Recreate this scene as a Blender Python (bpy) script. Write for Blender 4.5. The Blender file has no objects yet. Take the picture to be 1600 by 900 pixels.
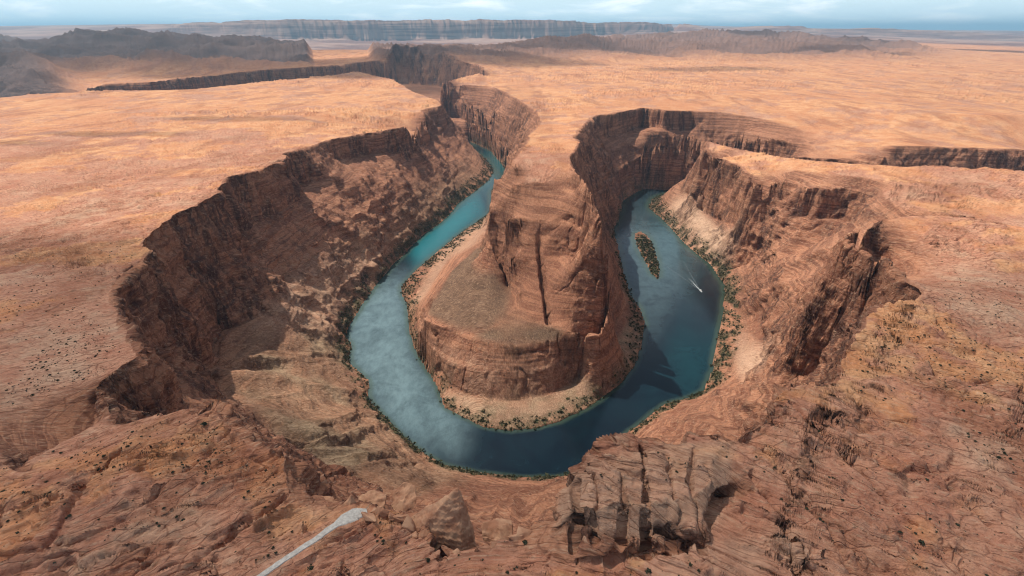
import bpy, math, random
import numpy as np
from mathutils import Vector

# ------------------------------------------------------------------ camera, sky, sun, exposure
R = math.radians
scene = bpy.context.scene
FPX, CAMZ = 800.0, 520.0                       # focal length in pixels of the 1600 px wide photo, metres above the river
PITCH = math.atan(404 / FPX)
cam_data = bpy.data.cameras.new("camera")
cam = bpy.data.objects.new("camera", cam_data)
scene.collection.objects.link(cam)
scene.camera = cam
cam_data.sensor_width = 36.0
cam_data.lens = 36.0 * FPX / 1600.0
cam_data.clip_start, cam_data.clip_end = 1.0, 300000.0
cam.location = (0, 0, CAMZ)
cam.rotation_euler = (math.pi / 2 - PITCH, 0, 0)

SUN = Vector((-0.43, 0.31, 0.83)).normalized()   # towards the sun
sun_el = math.asin(SUN.z)
sun_az = math.atan2(SUN.x, SUN.y)               # clockwise from +Y
sl = bpy.data.lights.new("sun", 'SUN')
sl.energy = 5.0
sl.angle = R(0.5)
sl.color = (1.0, 0.93, 0.82)
so = bpy.data.objects.new("sun", sl)
scene.collection.objects.link(so)
so.rotation_euler = SUN.to_track_quat('Z', 'Y').to_euler()

world = bpy.data.worlds.new("World")
scene.world = world
world.use_nodes = True
wn, wl = world.node_tree.nodes, world.node_tree.links
wn.clear()
w_out = wn.new('ShaderNodeOutputWorld')
w_bg = wn.new('ShaderNodeBackground')
w_sky = wn.new('ShaderNodeTexSky')
w_sky.sky_type = 'NISHITA'
w_sky.sun_disc = False
w_sky.sun_elevation = sun_el
w_sky.sun_rotation = sun_az
w_sky.altitude = 1300
w_sky.air_density = 1.0
w_sky.dust_density = 0.6
w_sky.ozone_density = 1.4
w_bg.inputs['Strength'].default_value = 0.056
wl.new(w_bg.outputs[0], w_out.inputs['Surface'])

scene.view_settings.view_transform = 'Standard'
scene.view_settings.look = 'None'
scene.view_settings.gamma = 1.0
scene.view_settings.exposure = 0.3
scene.render.film_transparent = False
scene.cycles.use_denoising = True
scene.cycles.max_bounces = 6
scene.cycles.diffuse_bounces = 3
scene.cycles.glossy_bounces = 2
scene.cycles.transparent_max_bounces = 8
scene.cycles.volume_bounces = 0
scene.cycles.filter_width = 1.15

# ------------------------------------------------------------------ small helpers
col = scene.collection
random.seed(5)
rng = np.random.default_rng(7)
f32 = np.float32


def tag(o, label=None, cat=None, group=None, kind=None):
    if label: o['label'] = label
    if cat: o['category'] = cat
    if group: o['group'] = group
    if kind: o['kind'] = kind
    return o


LAT = rng.random((64, 64, 64)).astype(f32).ravel()


def noise(x, y, z=0.0, seed=0, sharp=0.0):
    """smooth value noise, 0..1; sharp > 0 squeezes the steps between cells"""
    x = np.asarray(x, f32) + f32(seed * 17.37 + 1000)
    y = np.asarray(y, f32) + f32(seed * 9.71 + 1000)
    z = np.asarray(z, f32) + f32(seed * 5.13 + 1000)
    x, y, z = np.broadcast_arrays(x, y, z)
    xf, yf, zf = np.floor(x), np.floor(y), np.floor(z)
    u, v, w = x - xf, y - yf, z - zf
    if sharp:
        k = 1 / (1 - sharp)
        u = np.clip((u - .5) * k + .5, 0, 1); v = np.clip((v - .5) * k + .5, 0, 1); w = np.clip((w - .5) * k + .5, 0, 1)
    u = u * u * (3 - 2 * u); v = v * v * (3 - 2 * v); w = w * w * (3 - 2 * w)
    xi, yi, zi = xf.astype(np.int32) & 63, yf.astype(np.int32) & 63, zf.astype(np.int32) & 63
    x1, y1, z1 = (xi + 1) & 63, (yi + 1) & 63, (zi + 1) & 63
    a = (xi << 12); b = (x1 << 12); c = (yi << 6); d = (y1 << 6)
    def L(p, q, r): return LAT[p + q + r]
    n0 = (L(a, c, zi) * (1 - u) + L(b, c, zi) * u) * (1 - v) + (L(a, d, zi) * (1 - u) + L(b, d, zi) * u) * v
    n1 = (L(a, c, z1) * (1 - u) + L(b, c, z1) * u) * (1 - v) + (L(a, d, z1) * (1 - u) + L(b, d, z1) * u) * v
    return n0 * (1 - w) + n1 * w


def fbm(x, y, z=0.0, oct=3, seed=0, gain=0.5):
    s, a, t, k = 0.0, 1.0, 0.0, 1.0
    for i in range(oct):
        s = s + a * (noise(x * k, y * k, z * k if not np.isscalar(z) else z, seed + i * 3) * 2 - 1)
        t += a; a *= gain; k *= 2.03
    return s / t


def ridge(x, y, z=0.0, oct=3, seed=0, gain=0.5):
    s, a, t, k = 0.0, 1.0, 0.0, 1.0
    for i in range(oct):
        n = noise(x * k, y * k, z * k if not np.isscalar(z) else z, seed + i * 3) * 2 - 1
        s = s + a * (1 - 2.2 * np.abs(n)); t += a; a *= gain; k *= 2.03
    return s / t


def sstep(a, b, x):
    t = np.clip((x - a) / (b - a), 0, 1)
    return t * t * (3 - 2 * t)


SP, CP = math.sin(PITCH), math.cos(PITCH)


def P(x, y, z):
    """the place at height z that the photo shows at pixel x, y"""
    u, v = (x - 800) / FPX, (450 - y) / FPX
    t = (CAMZ - z) / (SP - v * CP)
    return (t * u, t * (CP + v * SP), z)


def PD(x, y, Y):
    """the place at forward distance Y that the photo shows at pixel x, y"""
    u, v = (x - 800) / FPX, (450 - y) / FPX
    t = Y / (CP + v * SP)
    return (t * u, Y, CAMZ - t * (SP - v * CP))


# ------------------------------------------------------------------ survey of the canyon (lines of known height)
LINES = []      # lists of world points (x, y, z)


def line(z, *pts):
    """pts: (px, py) at height z, or (px, py, own z)"""
    w = [P(q[0], q[1], q[2] if len(q) > 2 else z) for q in pts]
    LINES.append(w)
    return w


def dline(Y, *pts):
    w = [PD(q[0], q[1], q[2] if len(q) > 2 else Y) for q in pts]
    LINES.append(w)
    return w


def wline(*pts):
    LINES.append(list(pts)); return list(pts)


def foot(rim, dist, z0, z1, i0=0, i1=None, every=1):
    """a line at the foot of a rim, dist metres out towards the bend; z runs from z0 to z1"""
    r = rim[i0:i1]; out = []
    mids = [((a[0] + b[0]) / 2, (a[1] + b[1]) / 2, b[0] - a[0], b[1] - a[1]) for a, b in zip(r[:-1], r[1:])][::every]
    for k, (mx_, my_, dx, dy) in enumerate(mids):
        L = math.hypot(dx, dy) + 1e-6
        nx, ny = -dy / L, dx / L
        cxx, cyy = 60 - mx_, 900 - my_
        if nx * cxx + ny * cyy < 0: nx, ny = -nx, -ny
        cl = math.hypot(cxx, cyy)
        nx, ny = nx * .5 + cxx / cl * .5, ny * .5 + cyy / cl * .5
        q = k / max(1, len(mids) - 1)
        out.append((mx_ + nx * dist, my_ + ny * dist, z0 + (z1 - z0) * q))
    LINES.append(out)
    return out


def far_foot(rim, dy, z):
    LINES.append([(q[0], q[1] + dy, z) for q in rim])


# --- water's edge
OUT_L = [(708, 201), (733, 214), (733, 233), (759, 248), (772, 267), (763, 282), (740, 300), (714, 319), (703, 334), (688, 348), (661, 366),
         (639, 389), (612, 415), (590, 441), (570, 470), (556, 492), (544, 512), (539, 526), (550, 540), (546, 556), (549, 570), (577, 596), (575, 622), (601, 652),
         (628, 682), (665, 710), (695, 727), (744, 738), (812, 746), (875, 746), (930, 728), (952, 712), (973, 682), (1000, 663),
         (1037, 633), (1075, 622), (1100, 611), (1113, 580), (1117, 556), (1124, 520), (1130, 490), (1133, 447), (1113, 415), (1075, 385), (1037, 344),
         (1015, 325), (1018, 312), (1034, 304), (1067, 297)]
IN_L = [(718, 201), (755, 216), (778, 240), (795, 257), (789, 278), (767, 300), (770, 325), (763, 336), (733, 355), (703, 378), (676, 400), (650, 423),
        (629, 445), (628, 460), (637, 475), (641, 513), (646, 543), (665, 569), (684, 603), (695, 637), (725, 652), (755, 667), (797, 673), (838, 669),
        (875, 658), (924, 633), (969, 600), (992, 570), (1002, 539), (1007, 505), (1000, 483), (984, 460), (977, 438), (969, 404), (964, 378), (957, 357), (966, 345),
        (973, 314), (996, 299), (1026, 289), (1067, 286)]
outw = [P(x, y, 0)[:2] for x, y in OUT_L]
inw = [P(x, y, 0)[:2] for x, y in IN_L]
hidR_out = [(720, 1790), (765, 1600), (785, 1400), (830, 1230), (1000, 1160), (1400, 1120), (2600, 1180)]
hidR_in = [(2600, 1260), (1400, 1200), (1060, 1240), (900, 1320), (845, 1470), (815, 1650), (790, 1900)]
hidL = [(-420, 3230), (-620, 3560), (-800, 3950), (-1250, 4150)]
hidL_in = [(-1250, 4260), (-720, 4050), (-520, 3660), (-380, 3330)]
RIVER = hidL[::-1] + outw + hidR_out + hidR_in + inw[::-1] + hidL_in
ISLAND = [P(x, y, 0)[:2] for x, y in [(991, 366), (1000, 361), (1009, 366), (1018, 378), (1024, 395), (1029, 412), (1029, 425), (1027, 436), (1018, 428), (1012, 415), (1004, 400), (996, 385)]]
LINES.append([(x, y, 1.0) for x, y in hidL[::-1] + outw + hidR_out])
LINES.append([(x, y, 1.0) for x, y in hidL_in[::-1] + inw + hidR_in[::-1]])

# --- outer rim, left
rl = line(290, (613, 124, 245), (643, 143, 240), (684, 156, 236), (691, 165, 236), (658, 171, 238), (661, 184, 238), (640, 196, 238), (609, 203, 240), (590, 207, 242), (569, 208, 245),
     (522, 218, 255), (500, 223, 260), (475, 233, 266), (450, 237, 270), (447, 250, 273), (415, 262, 277), (390, 267, 280), (360, 278, 283), (338, 300, 287),
     (312, 317, 290), (278, 336, 292), (259, 349, 294), (240, 362, 294), (229, 374, 295), (218, 387, 295), (235, 397, 295), (222, 408, 296), (191, 430, 297), (173, 460, 298),
     (196, 483, 298), (190, 505, 298), (205, 528, 299), (221, 550, 299), (185, 583, 300), (146, 615, 300))
foot(rl, 13, 150, 200, 4, 12)
foot(rl, 14, 190, 215, 12, None)
line(0, (146, 615, 300), (171, 633, 300), (173, 648, 299), (150, 660, 300), (105, 684, 301), (38, 724, 302))
line(0, (195, 660, 300), (180, 668, 300), (158, 676, 300), (120, 697, 301), (42, 736, 302))
line(0, (40, 733, 296), (100, 699, 285), (160, 671, 275), (185, 664, 262))
nr = line(0, (195, 658, 300), (230, 648, 302), (263, 637, 303), (300, 632, 304), (344, 626, 305), (349, 642, 303), (345, 656, 302), (357, 671, 301), (368, 690, 300), (385, 700, 300), (394, 712, 300),
     (420, 708, 303), (432, 701, 305), (440, 712, 304), (447, 727, 303), (450, 748, 302), (458, 772, 300), (477, 787, 297), (526, 787, 290), (541, 800, 290),
     (594, 802, 288), (639, 814, 290), (650, 828, 290), (680, 851, 292), (718, 855, 292), (748, 848, 292), (775, 838, 293), (800, 832, 294), (827, 836, 295), (836, 820, 298), (849, 817, 300), (851, 795, 303), (857, 780, 305),
     (875, 765, 307), (878, 745, 309), (895, 733, 311), (913, 723, 312), (935, 716, 312), (950, 705, 313), (990, 698, 312), (1037, 691, 312), (1055, 702, 311), (1097, 701, 311), (1098, 682, 311), (1150, 686, 309),
     (1188, 701, 308), (1190, 680, 307), (1201, 650, 306), (1203, 631, 305), (1215, 608, 305), (1240, 603, 304), (1300, 605, 303))
i541 = [k for k, q in enumerate(nr) if abs(q[0] - P(541, 800, 290)[0]) < 1e-6][0]
i836 = [k for k, q in enumerate(nr) if abs(q[0] - P(836, 820, 298)[0]) < 1e-6][0]
foot(nr, 20, 235, 215, i541, i836)
foot(nr, 30, 175, 175, i836 + 1, None)
foot(nr, 26, 230, 230, 0, 5)
# face of the leaning slab by the left shelf
line(0, (366, 650, 262), (384, 672, 258), (402, 690, 262), (426, 694, 275))
line(0, (470, 745, 262), (492, 762, 255), (530, 778, 262), (552, 783, 255))
# right alcoves
ra_ = line(300, (1300, 605), (1305, 585), (1318, 560), (1330, 538), (1338, 520), (1353, 494), (1372, 478), (1390, 471), (1420, 466), (1443, 460), (1435, 447), (1417, 438), (1405, 428), (1394, 419), (1378, 410),
     (1353, 404), (1345, 392), (1334, 378), (1328, 368), (1340, 358), (1375, 344), (1417, 337), (1488, 338), (1550, 352), (1620, 368), (1800, 410))
foot(ra_, 13, 215, 235, 0, 17)
A = line(0, (1366, 298, 245), (1400, 320, 255), (1440, 329, 262), (1500, 336, 268), (1560, 347, 275), (1620, 362, 280), (1800, 402, 285))
wline((540, 750, 205), (600, 735, 215), (680, 727, 225), (780, 715, 235), (900, 690, 255))
# tongue rim, front and back
rt_ = line(0, (1107, 221, 214), (1101, 240, 212), (1125, 250, 212), (1150, 259, 212), (1168, 270, 210), (1184, 285, 209), (1205, 285, 214), (1240, 283, 221), (1285, 297, 226), (1312, 293, 232), (1340, 290, 238), (1366, 292, 244), (1366, 298, 245))
foot(rt_, 11, 168, 180, 5, -5)
foot(rt_, 16, 120, 120, 1, 5)
line(0, (1107, 221, 214), (1150, 232, 222), (1195, 240, 230), (1255, 250, 240), (1312, 255, 250), (1398, 259, 260), (1480, 259, 268), (1540, 263, 274), (1600, 268, 280), (1800, 290, 285))
line(0, (1240, 265, 238), (1450, 290, 266))
# back wall of the right side
rb_ = line(0, (898, 214, 276), (903, 204, 272), (924, 184, 262), (940, 180, 258), (969, 175, 252), (990, 172, 250), (1007, 168, 248), (1041, 173, 246), (1080, 174, 240), (1131, 175, 235), (1160, 180, 228), (1195, 186, 222), (1260, 203, 205), (1330, 215, 205), (1395, 228, 225))
LINES.append([(q[0] + dx_, q[1] - 16, q[2] - 75) for q, dx_ in zip(rb_[2:9], (14, 8, 4, 0, 0, 0, 0))])
line(225, (1395, 228), (1420, 228), (1500, 230), (1560, 232), (1640, 236), (1800, 244))
wline((1110, 1405, 90), (1300, 1380, 80), (1600, 1370, 80), (2300, 1370, 90))
line(0, (1150, 202, 226), (1200, 214, 212), (1260, 226, 203), (1330, 236, 204), (1382, 244, 222))
line(0, (1200, 236, 178), (1260, 247, 186), (1330, 250, 194), (1385, 253, 206))
line(0, (935, 296, 120), (947, 296, 105), (962, 263, 105), (988, 252, 105), (1014, 240, 110), (1050, 236, 110), (1090, 236, 115), (1120, 235, 120))
line(0, (1014, 203, 185), (1050, 206, 180), (1090, 214, 180), (1140, 221, 180))
line(0, (1010, 222, 165), (1050, 226, 160), (1090, 228, 160))
line(0, (960, 330, 30), (975, 290, 40), (1010, 270, 45), (1050, 265, 45), (1075, 262, 50))
# left foot of the cliffs
line(0, (345, 625, 125), (330, 590, 118), (332, 545, 115), (345, 520, 110), (400, 498, 105), (440, 492, 98), (452, 470, 100), (445, 430, 112), (480, 402, 112), (520, 375, 105), (560, 338, 118),
     (585, 315, 124), (610, 287, 130), (640, 243, 140), (680, 217, 148), (700, 196, 150))
line(0, (470, 540, 62), (520, 470, 45), (560, 430, 40), (620, 370, 40), (680, 310, 45), (720, 270, 45))
line(0, (450, 690, 125), (400, 640, 125), (345, 625, 125))
line(0, (560, 590, 12), (560, 620, 18), (590, 655, 20), (620, 690, 22), (660, 725, 22), (700, 740, 25), (800, 762, 25), (890, 765, 25), (985, 690, 25), (1040, 645, 22), (1110, 618, 20), (1140, 580, 14), (1152, 520, 10), (1152, 480, 10), (1135, 432, 12))
line(0, (450, 700, 120), (500, 730, 125), (560, 760, 125), (620, 782, 120), (680, 795, 125), (740, 800, 120), (800, 805, 118), (850, 800, 118))
line(0, (470, 720, 105), (510, 670, 95), (545, 645, 70), (575, 640, 45))
line(0, (860, 790, 115), (930, 745, 110), (1000, 715, 100), (1080, 700, 100), (1150, 690, 100), (1180, 660, 95), (1195, 630, 110), (1230, 600, 120), (1285, 590, 135))
# right talus and slickrock
line(0, (1285, 575, 125), (1300, 545, 140), (1270, 500, 125), (1240, 470, 120), (1215, 440, 115), (1220, 415, 120), (1260, 385, 135), (1300, 362, 155), (1335, 350, 176))
line(0, (1325, 535, 200), (1340, 505, 230), (1380, 465, 262), (1395, 455, 275))
line(0, (1250, 460, 150), (1290, 420, 200), (1310, 395, 240), (1322, 380, 275))
line(0, (1286, 475, 165), (1320, 440, 222), (1345, 415, 270))
line(0, (1188, 320, 160), (1230, 333, 165), (1290, 342, 168), (1335, 350, 176))
line(0, (1075, 305, 60), (1101, 334, 65), (1131, 350, 75), (1160, 352, 95), (1182, 345, 120), (1188, 320, 160))
line(0, (1150, 380, 60), (1180, 400, 60), (1220, 395, 110))
line(0, (1135, 420, 5), (1165, 422, 14), (1180, 418, 30))
line(0, (1180, 500, 32), (1190, 560, 40), (1150, 610, 40))
line(0, (1165, 450, 40), (1200, 450, 85))
# neck and butte
line(0, (688, 131, 240), (710, 131, 238), (740, 133, 235), (770, 135, 232), (785, 142, 235), (800, 150, 238), (819, 161, 245), (838, 176, 252), (845, 190, 258), (826, 213, 268), (808, 240, 280), (797, 257, 284), (805, 262, 285), (815, 250, 288), (838, 246, 290),
     (860, 250, 290), (880, 256, 290), (894, 258, 290), (900, 268, 290), (909, 275, 289), (925, 300, 284), (936, 322, 276), (942, 350, 255), (950, 390, 215), (957, 430, 166), (955, 470, 124), (948, 500, 106), (938, 522, 96))
line(0, (898, 214, 276), (904, 225, 280), (894, 240, 287), (894, 258, 290))
line(0, (700, 190, 90), (712, 185, 90), (735, 190, 95), (770, 205, 90), (790, 225, 90), (800, 245, 100))
line(0, (700, 150, 150), (740, 165, 160), (780, 180, 160), (815, 190, 180))
line(0, (775, 275, 262), (768, 305, 232), (764, 335, 205), (762, 365, 178), (770, 390, 158), (779, 415, 135), (786, 432, 118))
line(0, (768, 330, 30), (757, 372, 70), (752, 390, 92), (765, 425, 96), (790, 440, 100), (803, 470, 101), (801, 490, 99), (823, 500, 98), (875, 513, 98), (936, 522, 97))
line(0, (800, 290, 260), (840, 286, 268), (880, 290, 264), (915, 305, 258))
line(0, (790, 340, 216), (830, 345, 216), (880, 345, 219), (925, 360, 215))
line(0, (800, 400, 160), (845, 400, 167), (890, 400, 170), (940, 415, 168))
line(0, (812, 455, 122), (860, 455, 130), (910, 455, 137), (944, 455, 142))
line(0, (661, 500, 82), (672, 478, 85), (684, 458, 87), (700, 438, 89), (722, 410, 91), (752, 390, 92))
line(0, (661, 500, 82), (690, 512, 83), (712, 514, 83), (721, 518, 82), (755, 532, 80), (800, 539, 80), (845, 533, 82), (887, 527, 87), (936, 524, 97))
line(0, (653, 515, 52), (676, 545, 48), (706, 568, 46), (755, 580, 46), (800, 583, 46), (860, 572, 49), (905, 555, 54), (935, 538, 70))
line(0, (684, 426, 10), (669, 449, 11), (652, 468, 12), (641, 490, 12), (646, 520, 12), (652, 545, 12), (669, 571, 12), (697, 600, 12), (725, 614, 12), (763, 624, 12), (812, 626, 12), (857, 617, 12), (906, 594, 12), (938, 562, 14), (962, 515, 20),
     (974, 470, 25), (966, 420, 25), (955, 375, 25), (950, 345, 40), (944, 318, 80), (935, 296, 120))
line(0, (684, 426, 10), (710, 394, 12), (740, 370, 14), (760, 350, 14), (768, 330, 30))
# island
LINES.append([(x, y, 0.6) for x, y in ISLAND + ISLAND[:1]])
line(0, (1000, 368, 2.0), (1014, 395, 2.6), (1025, 430, 2.0))
# plateau interior
line(0, (-200, 420, 303), (60, 420, 302), (-60, 640, 306), (60, 780, 308), (250, 760, 306), (400, 860, 300), (560, 880, 297), (700, 895, 297), (900, 880, 303), (1200, 860, 306), (1500, 880, 302), (1800, 800, 300))
line(0, (1200, 760, 304), (1290, 740, 303))
line(0, (900, 748, 316), (960, 735, 318), (1050, 730, 318), (1120, 716, 316))
line(0, (890, 795, 315), (1000, 785, 317), (1085, 770, 316), (1120, 745, 315))
line(0, (866, 822, 310), (900, 836, 311), (935, 832, 311), (1000, 846, 311), (1035, 834, 311), (1062, 840, 311), (1096, 822, 311), (1125, 785, 310), (1150, 760, 309))
line(0, (862, 834, 303), (900, 850, 304), (935, 845, 304), (1000, 860, 304), (1035, 847, 304), (1068, 853, 304), (1110, 833, 304), (1142, 796, 301), (1175, 768, 303))
line(0, (1250, 660, 306), (1400, 600, 305), (1500, 450, 300), (1600, 560, 303))
line(0, (-200, 240, 292), (100, 260, 284), (300, 240, 276), (450, 190, 260), (600, 160, 246))
far_foot(line(0, (0, 153, 262), (60, 147, 262), (130, 143, 262), (290, 140, 260), (400, 129, 256), (520, 118, 250), (560, 112, 248), (613, 124, 245))[1:-3], 90, 90)
line(0, (-300, 165, 264), (0, 153, 262))
wline((-1250, 4200, 40), (-1450, 3850, 45), (-1600, 3500, 50), (-1700, 3250, 60), (-1800, 2980, 80), (-1990, 2800, 90), (-2300, 2680, 60), (-3300, 2750, 30))
line(0, (950, 150, 245), (1100, 140, 245), (1300, 160, 250), (1500, 180, 258), (1700, 180, 262))
line(0, (820, 110, 238), (1000, 100, 240), (1300, 110, 245), (1600, 110, 250))
line(0, (860, 215, 276), (868, 235, 287))
# far side of the canyon
line(0, (128, 139, 245), (180, 130, 258), (233, 128, 262), (282, 122, 262), (330, 118, 262), (413, 109, 260), (526, 103, 258), (560, 98, 258), (600, 95, 257))
far_foot(LINES[-1], -80, 90)
line(0, (169, 115, 258), (210, 109, 258), (293, 101, 258), (450, 91, 258), (520, 90, 257))
dline(0, (600, 95, 5150), (616, 82, 5300), (650, 81, 5200), (688, 88, 5000), (715, 95, 4600), (735, 100, 4300), (748, 101, 4200), (752, 108, 4000), (748, 116, 3800))
far_foot(LINES[-1][:-1], -120, 60)
line(235, (748, 116), (690, 128))
dline(0, (703, 76, 7000), (740, 72, 7200), (785, 69, 7200), (827, 63, 7600), (868, 60, 7600), (913, 65, 7400), (950, 79, 6600))
dline(0, (620, 76, 7600), (703, 80, 6400), (820, 85, 6000), (940, 90, 5600))
dline(0, (939, 69, 9500), (970, 62, 9500), (1011, 57, 9600), (1063, 54, 9600), (1100, 56, 9400), (1131, 54, 9800), (1225, 53, 9800), (1278, 62, 9000), (1338, 71, 8400), (1405, 82, 7000))
dline(0, (1150, 66, 8200), (1225, 66, 8200), (1278, 71, 7600), (1330, 78, 7000), (1370, 84, 6500))
dline(0, (1420, 75, 9500), (1600, 84, 8500), (1900, 96, 8500))
# hills on the left
dline(0, (-300, 60, 7500), (-100, 60, 7400), (0, 66, 7300), (23, 69, 7200), (49, 77, 7000), (75, 78, 7000), (101, 73, 7000), (106, 65, 7000), (143, 62, 7100), (176, 58, 7100), (188, 51, 7100), (205, 49, 7100), (221, 54, 7100),
      (240, 51, 7000), (263, 58, 6900), (293, 68, 6700), (319, 69, 6600), (345, 74, 6400), (398, 76, 6200), (414, 82, 6100), (421, 89, 6000))
dline(0, (-300, 104, 5000), (0, 102, 5000), (90, 102, 5100), (160, 100, 5200), (230, 97, 5300), (330, 92, 5600), (421, 89, 6000))
dline(0, (-300, 130, 4300), (0, 128, 4400), (90, 126, 4500), (160, 112, 4700))
dline(0, (-300, 112, 3700), (0, 112, 3700), (30, 113, 3650), (60, 124, 3500), (97, 143, 3000))
dline(0, (190, 76, 6000), (240, 80, 6000), (300, 84, 6000))
dline(0, (-600, 80, 12000), (0, 72, 12000), (100, 72, 12000), (260, 72, 12000), (440, 88, 9000), (520, 88, 8800), (620, 84, 9000))
# cliffs on the horizon
dline(0, (272, 60, 18500), (274, 38, 18000), (300, 37, 17500), (375, 34, 17000), (443, 32, 16500), (520, 33, 16500), (600, 33, 16500), (613, 31, 16500), (640, 33, 16500), (725, 32, 16500), (860, 32, 16800), (913, 35, 17500), (1026, 37, 19000),
      (1086, 40, 20000), (1097, 49, 21000))
dline(0, (272, 60, 17900), (300, 58, 17330), (375, 60, 16830), (443, 62, 16330), (520, 64, 16330), (600, 64, 16330), (725, 64, 16330), (860, 60, 16630), (913, 57, 17330), (1026, 52, 18800), (1092, 50, 20500))
dline(0, (260, 72, 14500), (400, 82, 13000), (500, 84, 12500), (600, 84, 12500), (720, 78, 13000), (850, 68, 14000))
wline(*[(x, 40000, 860) for x in (-26000, -10000, 0, 12000)])
wline((-26000, 40000, 860), *[PD(272, 38, 18000)])
dline(0, (1128, 49, 21000), (1150, 43, 21000), (1173, 40, 20500), (1255, 41, 20000), (1263, 45, 20000), (1319, 46, 20000), (1349, 44, 20000), (1413, 46, 20000), (1526, 51, 19500), (1600, 58, 19000), (1800, 70, 18000))
dline(0, (1128, 52, 20800), (1173, 50, 20200), (1255, 52, 19700), (1349, 56, 19700), (1413, 58, 19700), (1526, 63, 19100), (1600, 68, 18600), (1800, 82, 17500))
wline((24000, 45000, 500), (70000, 45000, 300))

# ------------------------------------------------------------------ relax the survey into a height field on a log-polar grid
TH0, TH1, R0, R1 = R(-64), R(64), 40.0, 120000.0
DT = 0.0040
NT = int((TH1 - TH0) / DT) + 1
NR = int(math.log(R1 / R0) / DT) + 1


def to_grid(x, y):
    return (np.arctan2(x, y) - TH0) / DT, np.log(np.maximum(np.hypot(x, y), R0) / R0) / DT


fix = np.zeros((NR, NT), bool)
val = np.zeros((NR, NT)); cnt = np.zeros((NR, NT))


def in_poly(px, py, poly):
    inside = np.zeros(px.shape, bool)
    n = len(poly)
    for i in range(n):
        x0, y0 = poly[i]; x1, y1 = poly[(i + 1) % n]
        if y0 == y1: continue
        c = ((y0 > py) != (y1 > py)) & (px < (x1 - x0) * (py - y0) / (y1 - y0) + x0)
        inside ^= c
    return inside


gi, gj = np.meshgrid(np.arange(NR), np.arange(NT), indexing='ij')
GR = R0 * np.exp(gi * DT); GT = TH0 + gj * DT
GX, GY = GR * np.sin(GT), GR * np.cos(GT)
river_g = in_poly(GX, GY, RIVER) & ~in_poly(GX, GY, ISLAND)
island_g = in_poly(GX, GY, ISLAND)
val[river_g] = -7.0; cnt[river_g] = 1
for ln in LINES:
    for (xa, ya, za), (xb, yb, zb) in zip(ln[:-1], ln[1:]):
        # straight in the world
        ca = to_grid(np.float64(xa), np.float64(ya)); cb = to_grid(np.float64(xb), np.float64(yb))
        n = int(3 * (abs(ca[0] - cb[0]) + abs(ca[1] - cb[1]))) + 3
        s = np.linspace(0, 1, n)
        cj, ci = to_grid(xa + (xb - xa) * s, ya + (yb - ya) * s)
        ci, cj = np.round(ci).astype(int), np.round(cj).astype(int)
        ok = (ci >= 0) & (ci < NR) & (cj >= 0) & (cj < NT)
        ci, cj, zz = ci[ok], cj[ok], (za + (zb - za) * s)[ok]
        ri = river_g[ci, cj]
        first = ri & (zz > 0)
        cnt[ci[first], cj[first]] = 0; val[ci[first], cj[first]] = 0; river_g[ci[first], cj[first]] = False
        np.add.at(val, (ci, cj), zz); np.add.at(cnt, (ci, cj), 1)
cnt[-1, :] = 1; val[-1, :] = 100
cnt[0, :] = 1; val[0, :] = 300
fix = cnt > 0
val[fix] /= cnt[fix]


def relax(val, fix):
    h, w = val.shape
    if min(h, w) < 20:
        z = np.full((h, w), val[fix].mean()); z[fix] = val[fix]; it = 400
    else:
        h2, w2 = (h + 1) // 2, (w + 1) // 2
        v2 = np.zeros((h2 * 2, w2 * 2)); c2 = np.zeros((h2 * 2, w2 * 2))
        v2[:h, :w] = np.where(fix, val, 0); c2[:h, :w] = fix
        vs = v2.reshape(h2, 2, w2, 2).sum((1, 3)); cs = c2.reshape(h2, 2, w2, 2).sum((1, 3))
        z2 = relax(np.where(cs > 0, vs / np.maximum(cs, 1), 0), cs > 0)
        z = np.repeat(np.repeat(z2, 2, 0), 2, 1)[:h, :w].copy()
        z[fix] = val[fix]; it = 60
    for k in range(it):
        p = np.pad(z, 1, mode='edge')
        a = (p[:-2, 1:-1] + p[2:, 1:-1] + p[1:-1, :-2] + p[1:-1, 2:]) * 0.25
        z = np.where(fix, val, a)
    return z


Z = relax(val, fix).astype(f32)


def blur(a, n, it=1):
    for _ in range(it):
        for ax in (0, 1):
            p = np.pad(a, [(n, n) if k == ax else (0, 0) for k in (0, 1)], mode='edge')
            c = np.cumsum(p, axis=ax, dtype=np.float64)
            c = np.concatenate([np.zeros_like(np.take(c, [0], ax)), c], ax)
            L = a.shape[ax]
            a = ((np.take(c, range(2 * n + 1, 2 * n + 1 + L), ax) - np.take(c, range(0, L), ax)) / (2 * n + 1)).astype(f32)
    return a


gz_r = np.gradient(Z, axis=0) / (GR * DT); gz_t = np.gradient(Z, axis=1) / (GR * DT)
SLOPE = np.hypot(gz_r, gz_t).astype(f32)
SL_SOFT = blur(np.minimum(SLOPE, 4), 3, 2)
SL_1 = blur(np.minimum(SLOPE, 3), 1, 1)
river_soft = blur(river_g.astype(f32), 3, 2)
river_wide = blur(river_g.astype(f32), 9, 2)


def sample(F, x, y):
    j, i = to_grid(x, y)
    i = np.clip(i, 0, NR - 1.001); j = np.clip(j, 0, NT - 1.001)
    i0, j0 = i.astype(np.int32), j.astype(np.int32)
    u, v = (i - i0).astype(f32), (j - j0).astype(f32)
    return (F[i0, j0] * (1 - u) + F[i0 + 1, j0] * u) * (1 - v) + (F[i0, j0 + 1] * (1 - u) + F[i0 + 1, j0 + 1] * u) * v


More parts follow.
